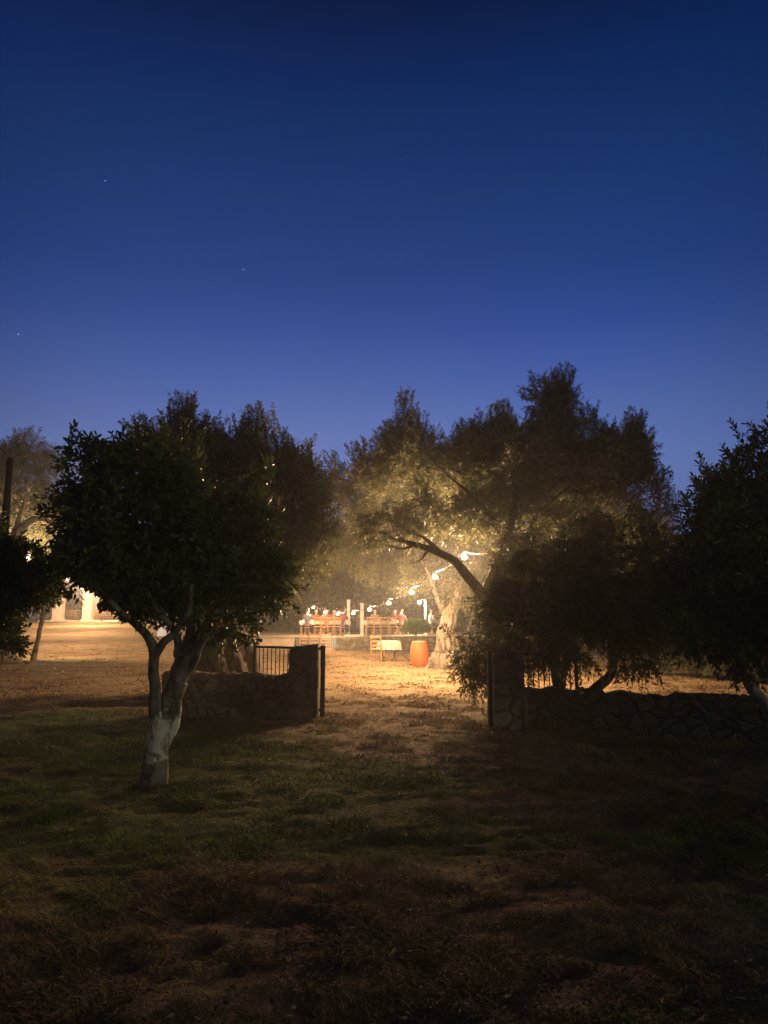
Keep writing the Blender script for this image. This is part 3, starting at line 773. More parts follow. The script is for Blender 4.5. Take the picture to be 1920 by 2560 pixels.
# left wall: from the pillar (x ~ -1.5, y 12.5) leftwards to the old olive, slowly receding
def YL(x): return 12.45 + (-1.5 - np.asarray(x))*.16
stone_block('stone_wall', -3.62, -1.52, YL, .36, lambda x: .67 + .04*(fbm(x*8, x*0, 24, 2)-.5), 'low dry stone wall left of the gateway, behind the near tree', 'stone wall', 41)
stone_block('gate_pillar', -1.505, -1.04, lambda x: 12.36 + 0*x, .44, lambda x: 1.09 + 0*x, 'square stone pillar at the left side of the gateway', 'pillar', 42, stone=.30)
def YR(x): return 11.25 - (np.asarray(x) - 2.0)*.42
stone_block('gate_pillar', 1.575, 2.02, lambda x: 11.30 + 0*x, .44, lambda x: 1.02 + 0*x, 'square stone pillar at the right side of the gateway, under hanging olive leaves', 'pillar', 43, stone=.30)
stone_block('stone_wall', 2.04, 7.2, YR, .36, lambda x: .53 + .05*(fbm(x*8, x*0, 14, 2)-.5), 'low shaded stone wall running right from the gateway towards the viewer', 'stone wall', 44, shade_tone=.35)  # shade painted into the stone colour: tone lowered over the whole wall

# gate leaves folded back behind the walls
def gate(label, hx, hy, fx, fy, h, g):
    z = gz(hx, hy)
    r = thing('gate_leaf', label, 'gate', (hx, hy, z), 0, None)
    d = Vector((fx-hx, fy-hy, 0)); n = d.length; a = math.atan2(d.y, d.x)
    r.rotation_euler = (0, 0, a)
    def b(name, *q, bev=.003):
        m = MB(); m.box(*q, bev=bev); return m.obj(name, M['iron'], r, world_coords=False)
    b('hinge_post', -.03, .03, -.03, .03, -.12, h+.02, bev=.006)
    b('end_stile', n-.022, n+.022, -.02, .02, .06, h+.05, bev=.004)
    b('top_rail', .03, n-.022, -.014, .014, h-.05, h-.01)
    b('bottom_rail', .03, n-.022, -.014, .014, .08, .12)
    k = 1; sp = .088
    while k*sp < n-.05:
        m = MB(); m.tube([(k*sp+.01, 0, .12), (k*sp+.01, 0, h-.05)], .008, 6)
        m.obj('bar', M['iron'], r, world_coords=False); k += 1
    m = MB(); m.tube([(-.0, -.045, .25), (0, -.045, .33)], .016, 8); m.obj('hinge', M['iron'], r, world_coords=False)
    m = MB(); m.tube([(-.0, -.045, h-.3), (0, -.045, h-.22)], .016, 8); m.obj('hinge', M['iron'], r, world_coords=False)
    return r
pl = P(806, 1700, 12.55); pr = P(1225, 1700, 11.5)
gate('black iron gate leaf folded open behind the left wall beside the left pillar', pl.x, 12.6, P(636, 1700, 13.35).x, 13.35, 1.10, 0)
gate('black iron gate leaf folded open behind the right wall under olive leaves', pr.x, 11.55, P(1439, 1700, 12.0).x, 11.95, 1.06, 1)

# dark post at the far left
pp = P(9, 1350, 14); z = gz(pp.x, 14)
r = thing('wooden_post', 'thin dark wooden post rising at the left edge in front of the lit olive', 'post', (pp.x, 14, z))
m = MB(); m.tube(spline([(pp.x, 14, z-.3, .09), (pp.x, 14, 2, .08), (pp.x+.02, 14, P(9, 1150, 14).z, .055)], 5)[:, :3], [.085]*3+[.08]*3+[.07]*3+[.06]*2, 10)
m.obj('shaft', M['bark_dark'], r, True)
m = MB(); m.tube([(pp.x+.02, 14, P(9, 1150, 14).z), (pp.x+.02, 14, P(9, 1150, 14).z+.05)], [.065, .03], 10); m.obj('cap', M['iron'], r, True)

# ------------------------------------------------------------------ terrace
def terrace():
    x0, x1 = P(600, 1590, 38).x, 5.2
    root = thing('terrace', 'paved terrace where people sit at tables, raised behind a low rubble wall', 'terrace', ((x0+x1)/2, 38, 0))
    m = MB(); m.box(x0, x1, 38.0, 49, -.3, TZ-.06); m.obj('terrace_base', M['flag'], root)
    m = MB(); m.box(x0-.05, x1+.05, 37.93, 49.05, TZ-.056, TZ, .01); m.obj('paving', M['flag'], root)
    w = stone_block('retaining_wall', P(838, 1590, 37.6).x, 5.2, lambda x: 37.55+0*x, .34, lambda x: .60+.05*(fbm(x*2, x*0, 77)-.5), None, None, 45, step=.05, stone=.3, parent=root)
    return root
terrace()
def kerb(label, x0, x1):
    o = MB(); o.box(x0, x1, 37.98, 38.35, TZ+.004, TZ+.07, .01); q = o.obj('white_kerb', M['white']); setp(q, label, 'kerb', 'white kerb slabs on the terrace edge')
kerb('white kerb slab on the terrace edge left of the white post', P(862, 1590, 38).x, P(901, 1590, 38).x)
kerb('white kerb slab on the terrace edge right of the green bush', P(1075, 1590, 38).x, P(1100, 1590, 38).x)

# posts
def post(label, px, Y, w, ztop, z0=TZ, mat='white'):
    p = P(px, 1560, Y)
    r = thing('terrace_post', label, 'post', (p.x, Y, z0), 0, 'white posts on the terrace')
    m = MB(); m.box(-w/2, w/2, -w/2, w/2, .1, ztop-z0-.06, .01); m.obj('shaft', M[mat], r, world_coords=False)
    m = MB(); m.box(-w/2-.03, w/2+.03, -w/2-.03, w/2+.03, 0, .1, .01); m.obj('plinth', M[mat], r, world_coords=False)
    m = MB(); m.box(-w/2-.025, w/2+.025, -w/2-.025, w/2+.025, ztop-z0-.06, ztop-z0, .01); m.obj('cap', M[mat], r, world_coords=False)
    return r
post('white terrace post between the middle bulbs, the left of the two posts', 871, 43, .17, P(871, 1499, 43).z)
post('white terrace post with its foot on the terrace edge, the right of the two posts', 905, 39.5, .16, P(905, 1508, 39.5).z)

# left far terrace with thick pillars, chairs and steps
LZ = gz(-22, 70) + .1
def left_terrace():
    xa, xb = P(100, 1554, 70).x, P(330, 1554, 70).x
    r = thing('terrace', 'pale far terrace with thick cream pillars beyond the left lawn', 'terrace', ((xa+xb)/2, 70, 0))
    m = MB(); m.box(xa, xb, 69.6, 78, .6, LZ, .02); m.obj('paving', M['cream'], r)
    for a, b in ((136, 152), (163, 192), (202, 225), (228, 251), (263, 307)):
        m = MB(); m.box(P(a, 1554, 69).x, P(b, 1554, 69).x, 69.0, 69.59, LZ-.35, LZ+.02, .02); m.obj('step', M['white'], r)
    # low parapet at the back
    m = MB(); m.box(P(135, 1554, 76).x, P(208, 1554, 76).x, 75.9, 76.2, LZ, LZ+.55, .02); m.obj('parapet', M['cream'], r)
    return r
left_terrace()
for lab, px, Y, w, ht in (('thick cream pillar, leftmost of the far terrace pillars', 145, 70.4, .85, 2.75), ('thick cream pillar in the middle of the far terrace', 219, 70.2, .80, 2.6), ('slimmer cream pillar set back beside the middle far pillar', 243, 73, .55, 2.6)):
    p = P(px, 1550, Y)
    r = thing('pillar', lab, 'pillar', (p.x, Y, LZ), 0, 'cream pillars of the far terrace')
    m = MB(); m.box(-w/2, w/2, -w/2, w/2, .12, ht, .03); m.obj('shaft', M['cream'], r, world_coords=False)
    m = MB(); m.box(-w/2-.08, w/2+.08, -w/2-.08, w/2+.08, 0, .12, .02); m.obj('plinth', M['cream'], r, world_coords=False)
    m = MB(); m.box(-w/2-.07, w/2+.07, -w/2-.07, w/2+.07, ht, ht+.12, .02); m.obj('capital', M['cream'], r, world_coords=False)

# ------------------------------------------------------------------ chairs and tables
def make_chair():
    r = thing('wooden_chair', 'x', 'chair')
    m = MB(); m.box(-.20, .20, -.20, .20, .43, .465, .008); s = m.obj('seat', M['straw'], r, world_coords=False)
    for sx in (-1, 1):
        m = MB(); m.box(sx*.19-.018, sx*.19+.018, -.205, -.169, 0, .43, .004); m.obj('leg', M['wood'], r, world_coords=False)
        m = MB(); m.tube([(sx*.19, .19, 0), (sx*.19, .195, .45), (sx*.185, .26, .96)], [.02, .021, .016], 8); m.obj('back_post', M['wood'], r, world_coords=False)
    for z in (.58, .72, .88):
        m = MB(); y = .195 + (z-.45)/.51*.065
        m.box(-.17, .17, y-.011, y+.011, z-.035, z+.035, .004); m.obj('back_slat', M['wood'], r, world_coords=False)
    for a in (((-.19, -.187, .2), (-.19, .19, .2)), ((.19, -.187, .2), (.19, .19, .2)), ((-.19, -.187, .3), (.19, -.187, .3)), ((-.19, .19, .25), (.19, .19, .25))):
        m = MB(); m.tube(a, .010, 6); m.obj('stretcher', M['wood'], r, world_coords=False)
    return r
chair0 = make_chair(); chair_used = [False]
def copy_tree(o, parent=None):
    c = o.copy(); C.objects.link(c); c.parent = parent
    for ch in [q for q in bpy.data.objects if q.parent == o]: copy_tree(ch, c)
    return c
def chair(px, Y, rz, label, group, z=None, dx=0):
    o = chair0 if not chair_used[0] else copy_tree(chair0)
    chair_used[0] = True
    p = P(px, 1560, Y)
    o.location = (p.x+dx, Y, gz(p.x, Y) if z is None else z); o.rotation_euler = (0, 0, rz)
    o['label'] = label; o['group'] = group
    return o
ORD = ['first', 'second', 'third', 'fourth', 'fifth', 'sixth', 'seventh', 'eighth', 'ninth', 'tenth', 'eleventh', 'twelfth']
for k, px in enumerate((763, 788, 815)):
    chair(px, 32 - .05*k, math.pi + (.04, -.06, .03)[k], 'slat backed wooden chair at the long lawn table, %s of the three' % ('left', 'middle', 'right')[k], 'chairs at the long lawn table')
# rotate convention: back of chair is at +y local, so pi turns its back to the camera
chair(944, 28.2, math.pi*.92, 'lone wooden chair at the small clothed table left of the barrel', 'chairs on the lawn')
for k, px in enumerate((797, 811, 828, 842)):
    chair(px, 39.6 + .1*(k % 2), math.pi + .1*(k-1.5), 'wooden chair with its back to us behind the red shirted people, %s from the left' % ORD[k], 'chairs at the left terrace table', TZ)
for k, px in enumerate((925, 943, 961, 984)):
    chair(px, 39.4 + .1*(k % 2), math.pi - .12*(k-1.5), 'terrace chair between the white post and the green bush, %s from the left' % ORD[k], 'chairs at the middle terrace table', TZ)
for k in range(4):
    chair(172 + 11*k, 71.5, math.pi+.1*((k*7) % 3-1), 'wooden chair left of the middle far pillar, %s from the left' % ORD[k], 'chairs on the far terrace', LZ)
for k in range(10):
    chair(236 + 8.6*k, 70.8 + .5*((k*5) % 3), math.pi+.12*((k*7) % 5-2), 'wooden chair right of the middle far pillar, %s from the left' % ORD[k], 'chairs on the far terrace', LZ)

def stripes_mat(name, c1, c2, scale, axis='X'):
    m, nt, b = nodes(name)
    tc = nt.nodes.new('ShaderNodeTexCoord'); w = nt.nodes.new('ShaderNodeTexWave'); w.bands_direction = axis
    w.inputs['Scale'].default_value = scale; nt.links.new(tc.outputs['Object'], w.inputs['Vector'])
    r = ramp(nt, w.outputs['Fac'], [(.42, c1), (.58, c2)])
    nt.links.new(r.outputs[0], b.inputs['Base Color']); b.inputs['Roughness'].default_value = .9
    return m
M['cloth_stripe'] = stripes_mat('striped_cloth', (.07, .09, .10), (.22, .24, .24), 5)
def cloth(x0, x1, y0, y1, zt, drop, mat, label, loc, rz=0, seed=0, group=None, name='tablecloth'):
    """cloth over a table: flat top and hanging wavy skirt, real thickness by a lower layer"""
    per = []; n = 30
    for a in np.linspace(x0, x1, n)[:-1]: per.append((a, y0, 0, -1))
    for a in np.linspace(y0, y1, n//2)[:-1]: per.append((x1, a, 1, 0))
    for a in np.linspace(x1, x0, n)[:-1]: per.append((a, y1, 0, 1))
    for a in np.linspace(y1, y0, n//2)[:-1]: per.append((x0, a, -1, 0))
    V = []; F = []; k = len(per)
    for lv in range(6):
        t = lv/5
        for i, (x, y, nx, ny) in enumerate(per):
            wv = (.012+.03*t)*(1+math.sin(i*1.25+seed)) * min(1, lv)
            V.append((x+nx*wv, y+ny*wv, zt - drop*t*(1+.03*math.sin(i*.7)) + (.0 if lv else 0)))
    for lv in range(5):
        for i in range(k): F.append((lv*k+i, (lv+1)*k+i, (lv+1)*k+(i+1) % k, lv*k+(i+1) % k))
    F.append(tuple(range(k)))
    o = obj(name, V, F, M[mat]); o.location = loc; o.rotation_euler = (0, 0, rz)
    mod = o.modifiers.new('thick', 'SOLIDIFY'); mod.thickness = .004
    setp(o, label, 'tablecloth', group); return o
def table(label, x, y, z, w, d, h, rz=0, group=None, trestle=False):
    r = thing('wooden_table', label, 'table', (x, y, z), rz, group)
    m = MB(); m.box(-w/2, w/2, -d/2, d/2, h-.035, h, .006); m.obj('tabletop', M['wood'], r, world_coords=False)
    if trestle:
        for sx in (-1, 1):
            for sy in (-1, 1):
                m = MB(); m.tube([(sx*(w/2-.12), sy*d*.42, 0), (sx*(w/2-.12), -sy*d*.35, h-.035)], .022, 6); m.obj('leg', M['wood_dark'], r, world_coords=False)
    else:
        for sx in (-1, 1):
            for sy in (-1, 1):
                m = MB(); m.box(sx*(w/2-.07)-.025, sx*(w/2-.07)+.025, sy*(d/2-.07)-.025, sy*(d/2-.07)+.025, 0, h-.035, .005); m.obj('leg', M['wood'], r, world_coords=False)
    return r
xa, xb = P(741, 1600, 32.8).x, P(840, 1600, 32.8).x
lx = (xa+xb)/2; lw = xb-xa
table('long table on the lawn in front of the terrace, three chairs before it', lx, 32.8, gz(lx, 32.8), lw, .8, .75)
cloth(-lw/2-.01, lw/2+.01, -.41, .41, .755, .42, 'cloth_stripe', 'dark striped cloth hanging over the long lawn table', (lx, 32.8, gz(lx, 32.8)))
o = MB(); o.box(-lw/2+.02, lw/2-.02, -.22, .22, .761, .767); q = o.obj('table_runner', M['cloth_white']); q.location = (lx, 32.8, gz(lx, 32.8)); setp(q, 'pale runner laid along the striped cloth of the long lawn table', 'table runner')
sx_ = P(972, 1620, 28.4).x
table('small trestle table left of the orange barrel', sx_, 28.5, gz(sx_, 28.5), .68, .6, .72, .2, trestle=True)
cloth(-.35, .35, -.31, .31, .725, .32, 'cloth_white', 'pale cloth draped over the small trestle table', (sx_, 28.5, gz(sx_, 28.5)), .2, 2)
# dark folded stand right of the small table
fx = P(1001, 1640, 28.4).x; fz = gz(fx, 28.4)
r = thing('folding_stand', 'dark folding stand with crossed legs right of the small trestle table', 'stand', (fx, 28.4, fz))
for s in (-1, 1):
    m = MB(); m.box(-.02, .02, -.015+.04*s, .015+.04*s, -.45, .45, .004); l = m.obj('leg', M['wood_dark'], r, world_coords=False); l.rotation_euler = (0, s*R(50), 0); l.location = (0, 0, .30)
m = MB(); m.tube([(-.30, -.2, .58), (-.30, .2, .58)], .015, 6); m.obj('rail', M['wood_dark'], r, world_coords=False)
m = MB(); m.tube([(.30, -.2, .58), (.30, .2, .58)], .015, 6); m.obj('rail', M['wood_dark'], r, world_coords=False)

for lab, px, Y, w, g in (('long terrace table where the red shirted people sit', 812, 41.6, 2.6, 0), ('terrace table behind the chairs, left of the green bush', 955, 41.6, 1.9, 1), ('terrace table in front of the person in pale blue', 1098, 41.2, .9, 2)):
    p = P(px, 1560, Y)
    table(lab, p.x, Y, TZ, w, .8, .75, 0, 'tables on the terrace')
    cloth(-w/2-.01, w/2+.01, -.41, .41, .755, .22, 'cloth_white', 'white cloth on the ' + lab, (p.x, Y, TZ), 0, g, 'white tablecloths on the terrace')

# barrel
bp_ = P(1049, 1661, 26.3); bz = gz(bp_.x, 26.3)
r = thing('barrel', 'bright orange bulging barrel standing on the lawn beside the pale olive trunk', 'barrel', (bp_.x, 26.3, bz))
prof = [(.225 + .085*math.sin(math.pi*(t*.92+.04))**.9, t*.80) for t in np.linspace(0, 1, 22)]
m = MB(); m.lathe(prof, 32); b_ = m.obj('body', M['barrel'], r, True, world_coords=False)
for z0, z1 in ((.03, .075), (.20, .235), (.55, .585), (.725, .775)):
    rr = lambda z: .225 + .085*math.sin(math.pi*((z/.8)*.92+.04))**.9 + .005
    m = MB(); m.lathe([(rr(z0)-.01, z0), (rr(z0), z0+.003), (rr(z1), z1-.003), (rr(z1)-.01, z1)], 32); m.obj('hoop', M['hoop'], r, True, world_coords=False)
m = MB(); m.lathe([(.215, .795), (.232, .798), (.232, .815), (.215, .815)], 32); m.obj('rim', M['hoop'], r, True, world_coords=False)

# ------------------------------------------------------------------ people
def skin_mesh(name, chains, sub=2):
    me = bpy.data.meshes.new(name); bm = bmesh.new(); vs = {}; rad = {}
    for ch in chains:
        prev = None
        for (k, co, r) in ch:
            if k not in vs: vs[k] = bm.verts.new(co); rad[k] = r
            if prev is not None and prev != k:
                try: bm.edges.new((vs[prev], vs[k]))
                except ValueError: pass
            prev = k
    keys = list(vs.keys()); bm.verts.index_update(); bm.to_mesh(me); bm.free()
    o = bpy.data.objects.new(name, me); C.objects.link(o)
    md = o.modifiers.new('skin', 'SKIN'); ss = o.modifiers.new('sub', 'SUBSURF'); ss.levels = sub; ss.render_levels = sub
    if not me.skin_vertices: 
        bmx = bmesh.new(); bmx.from_mesh(me); bmx.verts.layers.skin.verify(); bmx.to_mesh(me); bmx.free()
    for i, k in enumerate(keys):
        sv = me.skin_vertices[0].data[i]; r = rad[k]; sv.radius = r if hasattr(r, '__len__') else (r, r)
        sv.use_root = (i == 0)
    bpy.context.view_layer.update()
    dg = bpy.context.evaluated_depsgraph_get()
    out = bpy.data.meshes.new_from_object(o.evaluated_get(dg)); out.name = name
    bpy.data.objects.remove(o)
    out.materials.clear()
    out.polygons.foreach_set('use_smooth', np.ones(len(out.polygons), bool))
    return out
def person_meshes(arm):
    """seated, facing -y; arm: 'table' or 'raised'"""
    J = {'pel': ((0, 0, .52), (.13, .15)), 'sp': ((0, .02, .72), (.105, .135)), 'ch': ((0, .02, .93), (.12, .165)), 'nb': ((0, .015, 1.09), .07), 'nk': ((0, .0, 1.15), .052),
         'hd': ((0, -.015, 1.26), (.088, .078)), 'ht': ((0, -.005, 1.34), (.085, .075)), 'hx': ((0, 0, 1.385), .05), 'no': ((0, -.105, 1.26), .014)}
    body = [[(k, *J[k]) for k in ('pel', 'sp', 'ch', 'nb', 'nk', 'hd', 'ht', 'hx')], [('hd', *J['hd']), ('no', *J['no'])]]
    shirt = [[('pel', (0, 0, .52), (.142, .165)), ('sp', J['sp'][0], (.12, .15)), ('ch', J['ch'][0], (.133, .18)), ('nb', (0, .015, 1.08), .082)]]
    trou = [[('pel', (0, 0, .52), (.14, .16))]]
    for s in (-1, 1):
        t = str(s)
        up = arm == 'raised' and s == 1
        sh = (s*.17, .02, 1.04); el = (s*.25, -.12, .84) if not up else (s*.28, -.16, .98); wr = (s*.15, -.34, .80) if not up else (s*.18, -.28, 1.16)
        pa = Vector(wr) + (Vector(wr)-Vector(el)).normalized()*.06
        body.append([('ch', *J['ch']), ('sh'+t, sh, .058), ('el'+t, el, .042), ('wr'+t, wr, .027), ('pa'+t, tuple(pa), (.034, .018))])
        dr_ = (Vector(wr)-Vector(el)).normalized(); sd = dr_.cross(Vector((0, 0, 1))).normalized()
        for f, (o_, l_) in enumerate(((-.026, .062), (-.009, .075), (.009, .070), (.026, .055))):
            a = pa + sd*o_ + dr_*.02; b = a + dr_*l_*.55 - Vector((0, 0, .008)); c = b + dr_*l_*.4 - Vector((0, 0, .022))
            body.append([('pa'+t, tuple(pa), .02), ('f%d%s' % (f, t), tuple(a), .010), ('g%d%s' % (f, t), tuple(b), .009), ('h%d%s' % (f, t), tuple(c), .008)])
        th = pa - dr_*.035 + sd*s*-.03
        body.append([('pa'+t, tuple(pa), .02), ('t'+t, tuple(th), .012), ('u'+t, tuple(th+dr_*.04+sd*s*-.012), .010)])
        body.append([('hd', *J['hd']), ('ea'+t, (s*.088, .0, 1.26), (.012, .02))])
        body.append([('pel', *J['pel']), ('hip'+t, (s*.10, -.04, .50), .09), ('kn'+t, (s*.14, -.42, .50), .060), ('an'+t, (s*.14, -.40, .10), .042), ('he'+t, (s*.14, -.42, .05), .04), ('to'+t, (s*.15, -.58, .035), .032)])
        shirt.append([('ch', J['ch'][0], .133), ('sh'+t, sh, .070), ('el'+t, el, .054)])
        trou.append([('pel', (0, 0, .52), .14), ('hip'+t, (s*.10, -.04, .50), .104), ('kn'+t, (s*.14, -.43, .50), .073), ('an'+t, (s*.14, -.40, .14), .058)])
    hair = [[('a', (0, .02, 1.31), (.098, .085)), ('b', (0, .015, 1.36), (.088, .08)), ('c', (0, .01, 1.40), .045)], [('a', (0, .02, 1.31), .09), ('d', (0, .05, 1.22), (.06, .05))]]
    return {'body': skin_mesh('body', body), 'shirt': skin_mesh('shirt', shirt), 'trousers': skin_mesh('trousers', trou, 1), 'hair': skin_mesh('hair', hair, 1)}
PM = {a: person_meshes(a) for a in ('table', 'raised')}
def col(name, c, r=.85):
    return mat_noise(name, tuple(x*.5 for x in c), tuple(x*.65 for x in c), 14, r, .1)
M['navy'] = stripes_mat('navy_stripe', (.03, .035, .09), (.26, .25, .30), 9)
for n_, c_ in (('red', (.62, .09, .06)), ('maroon', (.28, .06, .09)), ('pink', (.60, .14, .18)), ('paleblue', (.52, .66, .68)), ('tan', (.42, .27, .18)), ('denim', (.06, .08, .14)), ('black', (.025, .022, .02)), ('brown', (.08, .045, .025)), ('orange', (.62, .20, .10))):
    M[n_] = col(n_ + '_cloth', c_)
def person(px, Y, rz, shirt, trous, hair, label, arm='table', long=False):
    p = P(px, 1560, Y)
    r = thing('person', label, 'person', (p.x, Y, TZ-.03), rz)
    bo = None
    for k, mt in (('body', 'skin'), ('shirt', shirt), ('trousers', trous), ('hair', hair)):
        me = PM[arm][k].copy(); me.materials.append(M[mt])
        o = bpy.data.objects.new(k, me); C.objects.link(o); o.parent = r
        if k == 'hair' and long: o.scale = (1, 1.05, 1)
    return r
person(768, 40.0, math.pi, 'navy', 'denim', 'brown', 'seated person in a navy and white striped top, leftmost on the terrace')
person(790, 42.6, .2, 'orange', 'denim', 'black', 'seated person in an orange red top facing us between the striped and red shirts')
person(816, 40.2, math.pi, 'red', 'black', 'brown', 'seated person in a bright red shirt seen from behind at the terrace table')
person(836, 42.5, 0, 'tan', 'denim', 'black', 'seated person in a brown top facing us across the terrace table')
person(857, 40.3, math.pi*.9, 'maroon', 'denim', 'brown', 'seated person in a maroon shirt at the foot of the left white post')
person(937, 42.4, 0, 'tan', 'denim', 'brown', 'seated person in a tan top at the table right of the white post')
person(988, 42.3, .3, 'maroon', 'denim', 'black', 'seated dark haired person in a dark red top behind the wooden chairs')
person(1003, 40.6, math.pi*.8, 'pink', 'denim', 'brown', 'seated person in a pink shirt left of the green bush')
person(1078, 40.4, math.pi*.55, 'paleblue', 'denim', 'black', 'seated dark haired person in a pale blue shirt with one hand raised', 'raised')
# seats under those who sit clear of the chairs
def stool(px, Y, label):
    p = P(px, 1560, Y)
    r = thing('wooden_stool', label, 'stool', (p.x, Y, TZ), 0, 'stools under the people on the terrace')
    m = MB(); m.lathe([(.16, .37), (.18, .38), (.18, .40), (.16, .41)], 20); m.obj('seat', M['wood'], r, world_coords=False)
    for a in range(4):
        t = a*math.pi/2+.78
        m = MB(); m.tube([(.15*math.cos(t), .15*math.sin(t), 0), (.11*math.cos(t), .11*math.sin(t), .37)], .016, 6); m.obj('leg', M['wood'], r, world_coords=False)
for px, Y, l in ((768, 40.0, 'striped'), (790, 42.6, 'orange red'), (816, 40.2, 'bright red'), (836, 42.5, 'brown'), (857, 40.3, 'maroon'), (937, 42.4, 'tan'), (988, 42.3, 'dark red'), (1003, 40.6, 'pink'), (1078, 40.4, 'pale blue')):
    stool(px, Y, 'wooden stool under the person in the %s top' % l)

# ------------------------------------------------------------------ lamps
WARM = (1.0, .63, .35)
M['bulb'] = mat_emit('lit_bulb', (1.0, .70, .42), 5)
def festoon(label, pix, dep, power, ends, rb=.082, sag=.25):
    pts = [P(x, y, d) for (x, y), d in zip(pix, dep)]
    top_ = [p + Vector((0, 0, .14)) for p in pts]
    r = thing('festoon_string', label, 'string lights', tuple(pts[0] - Vector((0, 0, 0))))
    line = [ends[0]] + top_ + [ends[1]]; path = []
    for a, b in zip(line[:-1], line[1:]):
        for k in range(8):
            t = k/8; q = a.lerp(b, t); q = q - Vector((0, 0, .10*4*t*(1-t)*min(1, (b-a).length/2.5))); path.append(q)
    path.append(line[-1])
    m = MB(); m.tube(path, .009, 6); m.obj('cable', M['iron'], r)
    for p, d, w in zip(pts, dep, power):
        m = MB(); c = p
        prof = [(.012, .075), (.022, .065), (rb*.72, .035), (rb, 0), (rb*.86, -.032), (rb*.5, -.052), (.004, -.06)][::-1]
        V = []; m.lathe([(a, c.z+z) for a, z in prof], 14, c.x, c.y)
        b = m.obj('bulb', M['bulb'], r, True)
        s = MB(); s.lathe([(.018, c.z+.075), (.024, c.z+.08), (.024, c.z+.125), (.012, c.z+.135)], 10, c.x, c.y); s.obj('socket', M['iron'], b)
        ld = bpy.data.lights.new('bulb_light', 'POINT'); ld.energy = w*LIGHT; ld.color = WARM; ld.shadow_soft_size = rb+.022
        lo = bpy.data.objects.new('bulb_light', ld); lo.location = c - Vector(top(b).location); C.objects.link(lo); lo.parent = b
    return r
festoon('string of glowing round bulbs sagging from the big olive over the lawn to the terrace', BULBS_A, DEPTH_A,
        [250, 185, 112, 78, 62, 50, 44, 42, 44], (P(1250, 1372, 16.3), P(765, 1480, 42.5)))
festoon('string of glowing bulbs at the far left above the lawn and pillars', BULBS_B, DEPTH_B,
        [330, 200, 260, 360, 260], (P(20, 1370, 22.5), P(262, 1485, 74)))
# lamp on the slim white post
lp = P(1064, 1497, 40)
r = thing('lamp_post', 'slim white lamp post with a glowing head behind the green bush', 'lamp post', (lp.x, 40, TZ))
m = MB(); m.tube([(lp.x, 40, TZ+.02), (lp.x, 40, lp.z-.03)], .065, 12); m.obj('pole', M['white'], r, True)
m = MB(); m.lathe([(.13, TZ), (.13, TZ+.05), (.08, TZ+.09)], 16, lp.x, 40); m.obj('base', M['white'], r, True)
m = MB(); m.tube([(lp.x, 40, lp.z-.06), (lp.x-.18, 39.95, lp.z-.02), (lp.x-.30, 39.9, lp.z-.10)], .018, 8); m.obj('arm', M['white'], r, True)
m = MB(); hx, hy, hz = lp.x-.32, 39.9, lp.z-.16
m.lathe([(.02, hz-.13), (.09, hz-.10), (.12, hz-.03), (.11, hz+.03), (.05, hz+.08)], 16, hx, hy); m.obj('lamp_globe', M['bulb'], r, True)
ld = bpy.data.lights.new('lamp_light', 'POINT'); ld.energy = 120*LIGHT; ld.color = (1, .74, .42); ld.shadow_soft_size = .15
lo = bpy.data.objects.new('lamp_light', ld); lo.location = Vector((hx, hy, hz)) - r.location; C.objects.link(lo); lo.parent = r

# white panel seen through the fork of the near tree
wp = P(405, 1575, 34)
M['board'] = mat_noise('pale_blue_board', (.42, .52, .78), (.50, .60, .84), 4, .6, 0)  # bluish white tint over the whole panel
r = thing('white_board', 'small bluish white board on a stake, seen through the near tree fork', 'board', (wp.x, 34, gz(wp.x, 34)))
m = MB(); m.box(wp.x-.20, wp.x+.20, 33.98, 34.0, wp.z-.27, wp.z+.27, .004); m.obj('panel', M['board'], r)
m = MB(); m.tube([(wp.x, 34.03, gz(wp.x, 34)-.1), (wp.x, 34.03, wp.z+.2)], .02, 8); m.obj('stake', M['wood'], r)

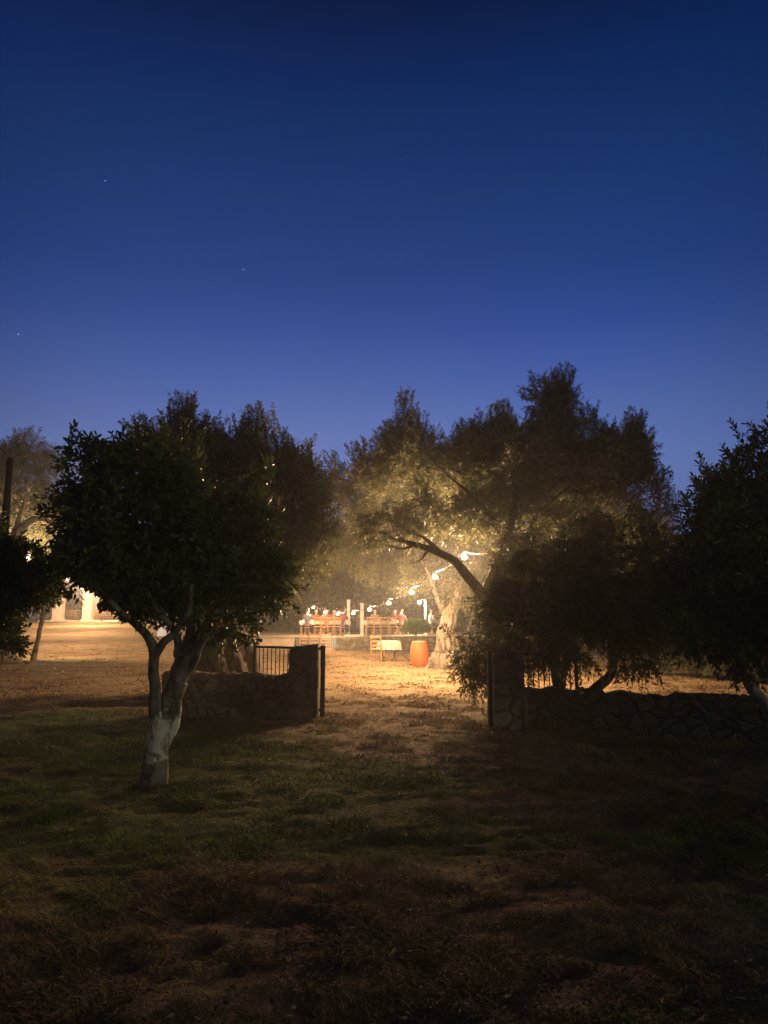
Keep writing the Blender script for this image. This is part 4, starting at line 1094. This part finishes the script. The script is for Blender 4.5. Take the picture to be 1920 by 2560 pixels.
# ------------------------------------------------------------------ haze added to stand in for lens glow round the lamps
HAZE = 0.0021
m = bpy.data.materials.new('haze'); m.use_nodes = True; nt = m.node_tree; nt.nodes.clear()
ho = nt.nodes.new('ShaderNodeOutputMaterial'); hv = nt.nodes.new('ShaderNodeVolumePrincipled')
hv.inputs['Density'].default_value = HAZE; hv.inputs['Color'].default_value = (.9, .88, .85, 1); hv.inputs['Anisotropy'].default_value = .5
nt.links.new(hv.outputs[0], ho.inputs['Volume'])
b = MB(); b.box(-120, 120, -12, 160, -1.5, 14); h = b.obj('haze', m); setp(h, 'thin added haze standing in for lens glow round the lamps', None, None, 'stuff')

# pale stones on the left lawn
for k, (px, py, lab) in enumerate(((137, 1669, 'small white stone on the green strip of the left lawn, the higher of two'), (156, 1678, 'small white stone on the green strip of the left lawn, the lower of two'), (712, 1848, 'small pale stone on the grass in front of the left pillar'))):
    Y = FPX*CAMZ/(py-1544); p = P(px, py, Y); rg = np.random.default_rng(k)
    bm = bmesh.new(); bmesh.ops.create_icosphere(bm, subdivisions=2, radius=.035 if k < 2 else .018)
    for v in bm.verts: v.co = Vector((v.co.x*1.3, v.co.y, v.co.z*.7)) * (1+.2*(rg.random()-.5))
    me = bpy.data.meshes.new('stone'); bm.to_mesh(me); bm.free(); me.materials.append(M['white'])
    o = bpy.data.objects.new('stone', me); o.location = (p.x, Y, gz(p.x, Y)+.02); C.objects.link(o); setp(o, lab, 'stone')

# stars
M['star'] = mat_emit('star', (.75, .85, 1.0), .55)
for px, py, rr, lab in ((263, 452, .5, 'faint blue star high in the upper left sky'), (609, 674, .42, 'faint star in the middle left of the sky'), (46, 836, .5, 'white star near the left edge of the sky'), (797, 1081, .34, 'tiny star low between the two big tree crowns')):
    bm = bmesh.new(); bmesh.ops.create_icosphere(bm, subdivisions=2, radius=rr)
    me = bpy.data.meshes.new('star'); bm.to_mesh(me); bm.free(); me.materials.append(M['star'])
    o = bpy.data.objects.new('star', me); o.location = P(px, py, 600); C.objects.link(o); setp(o, lab, 'star')
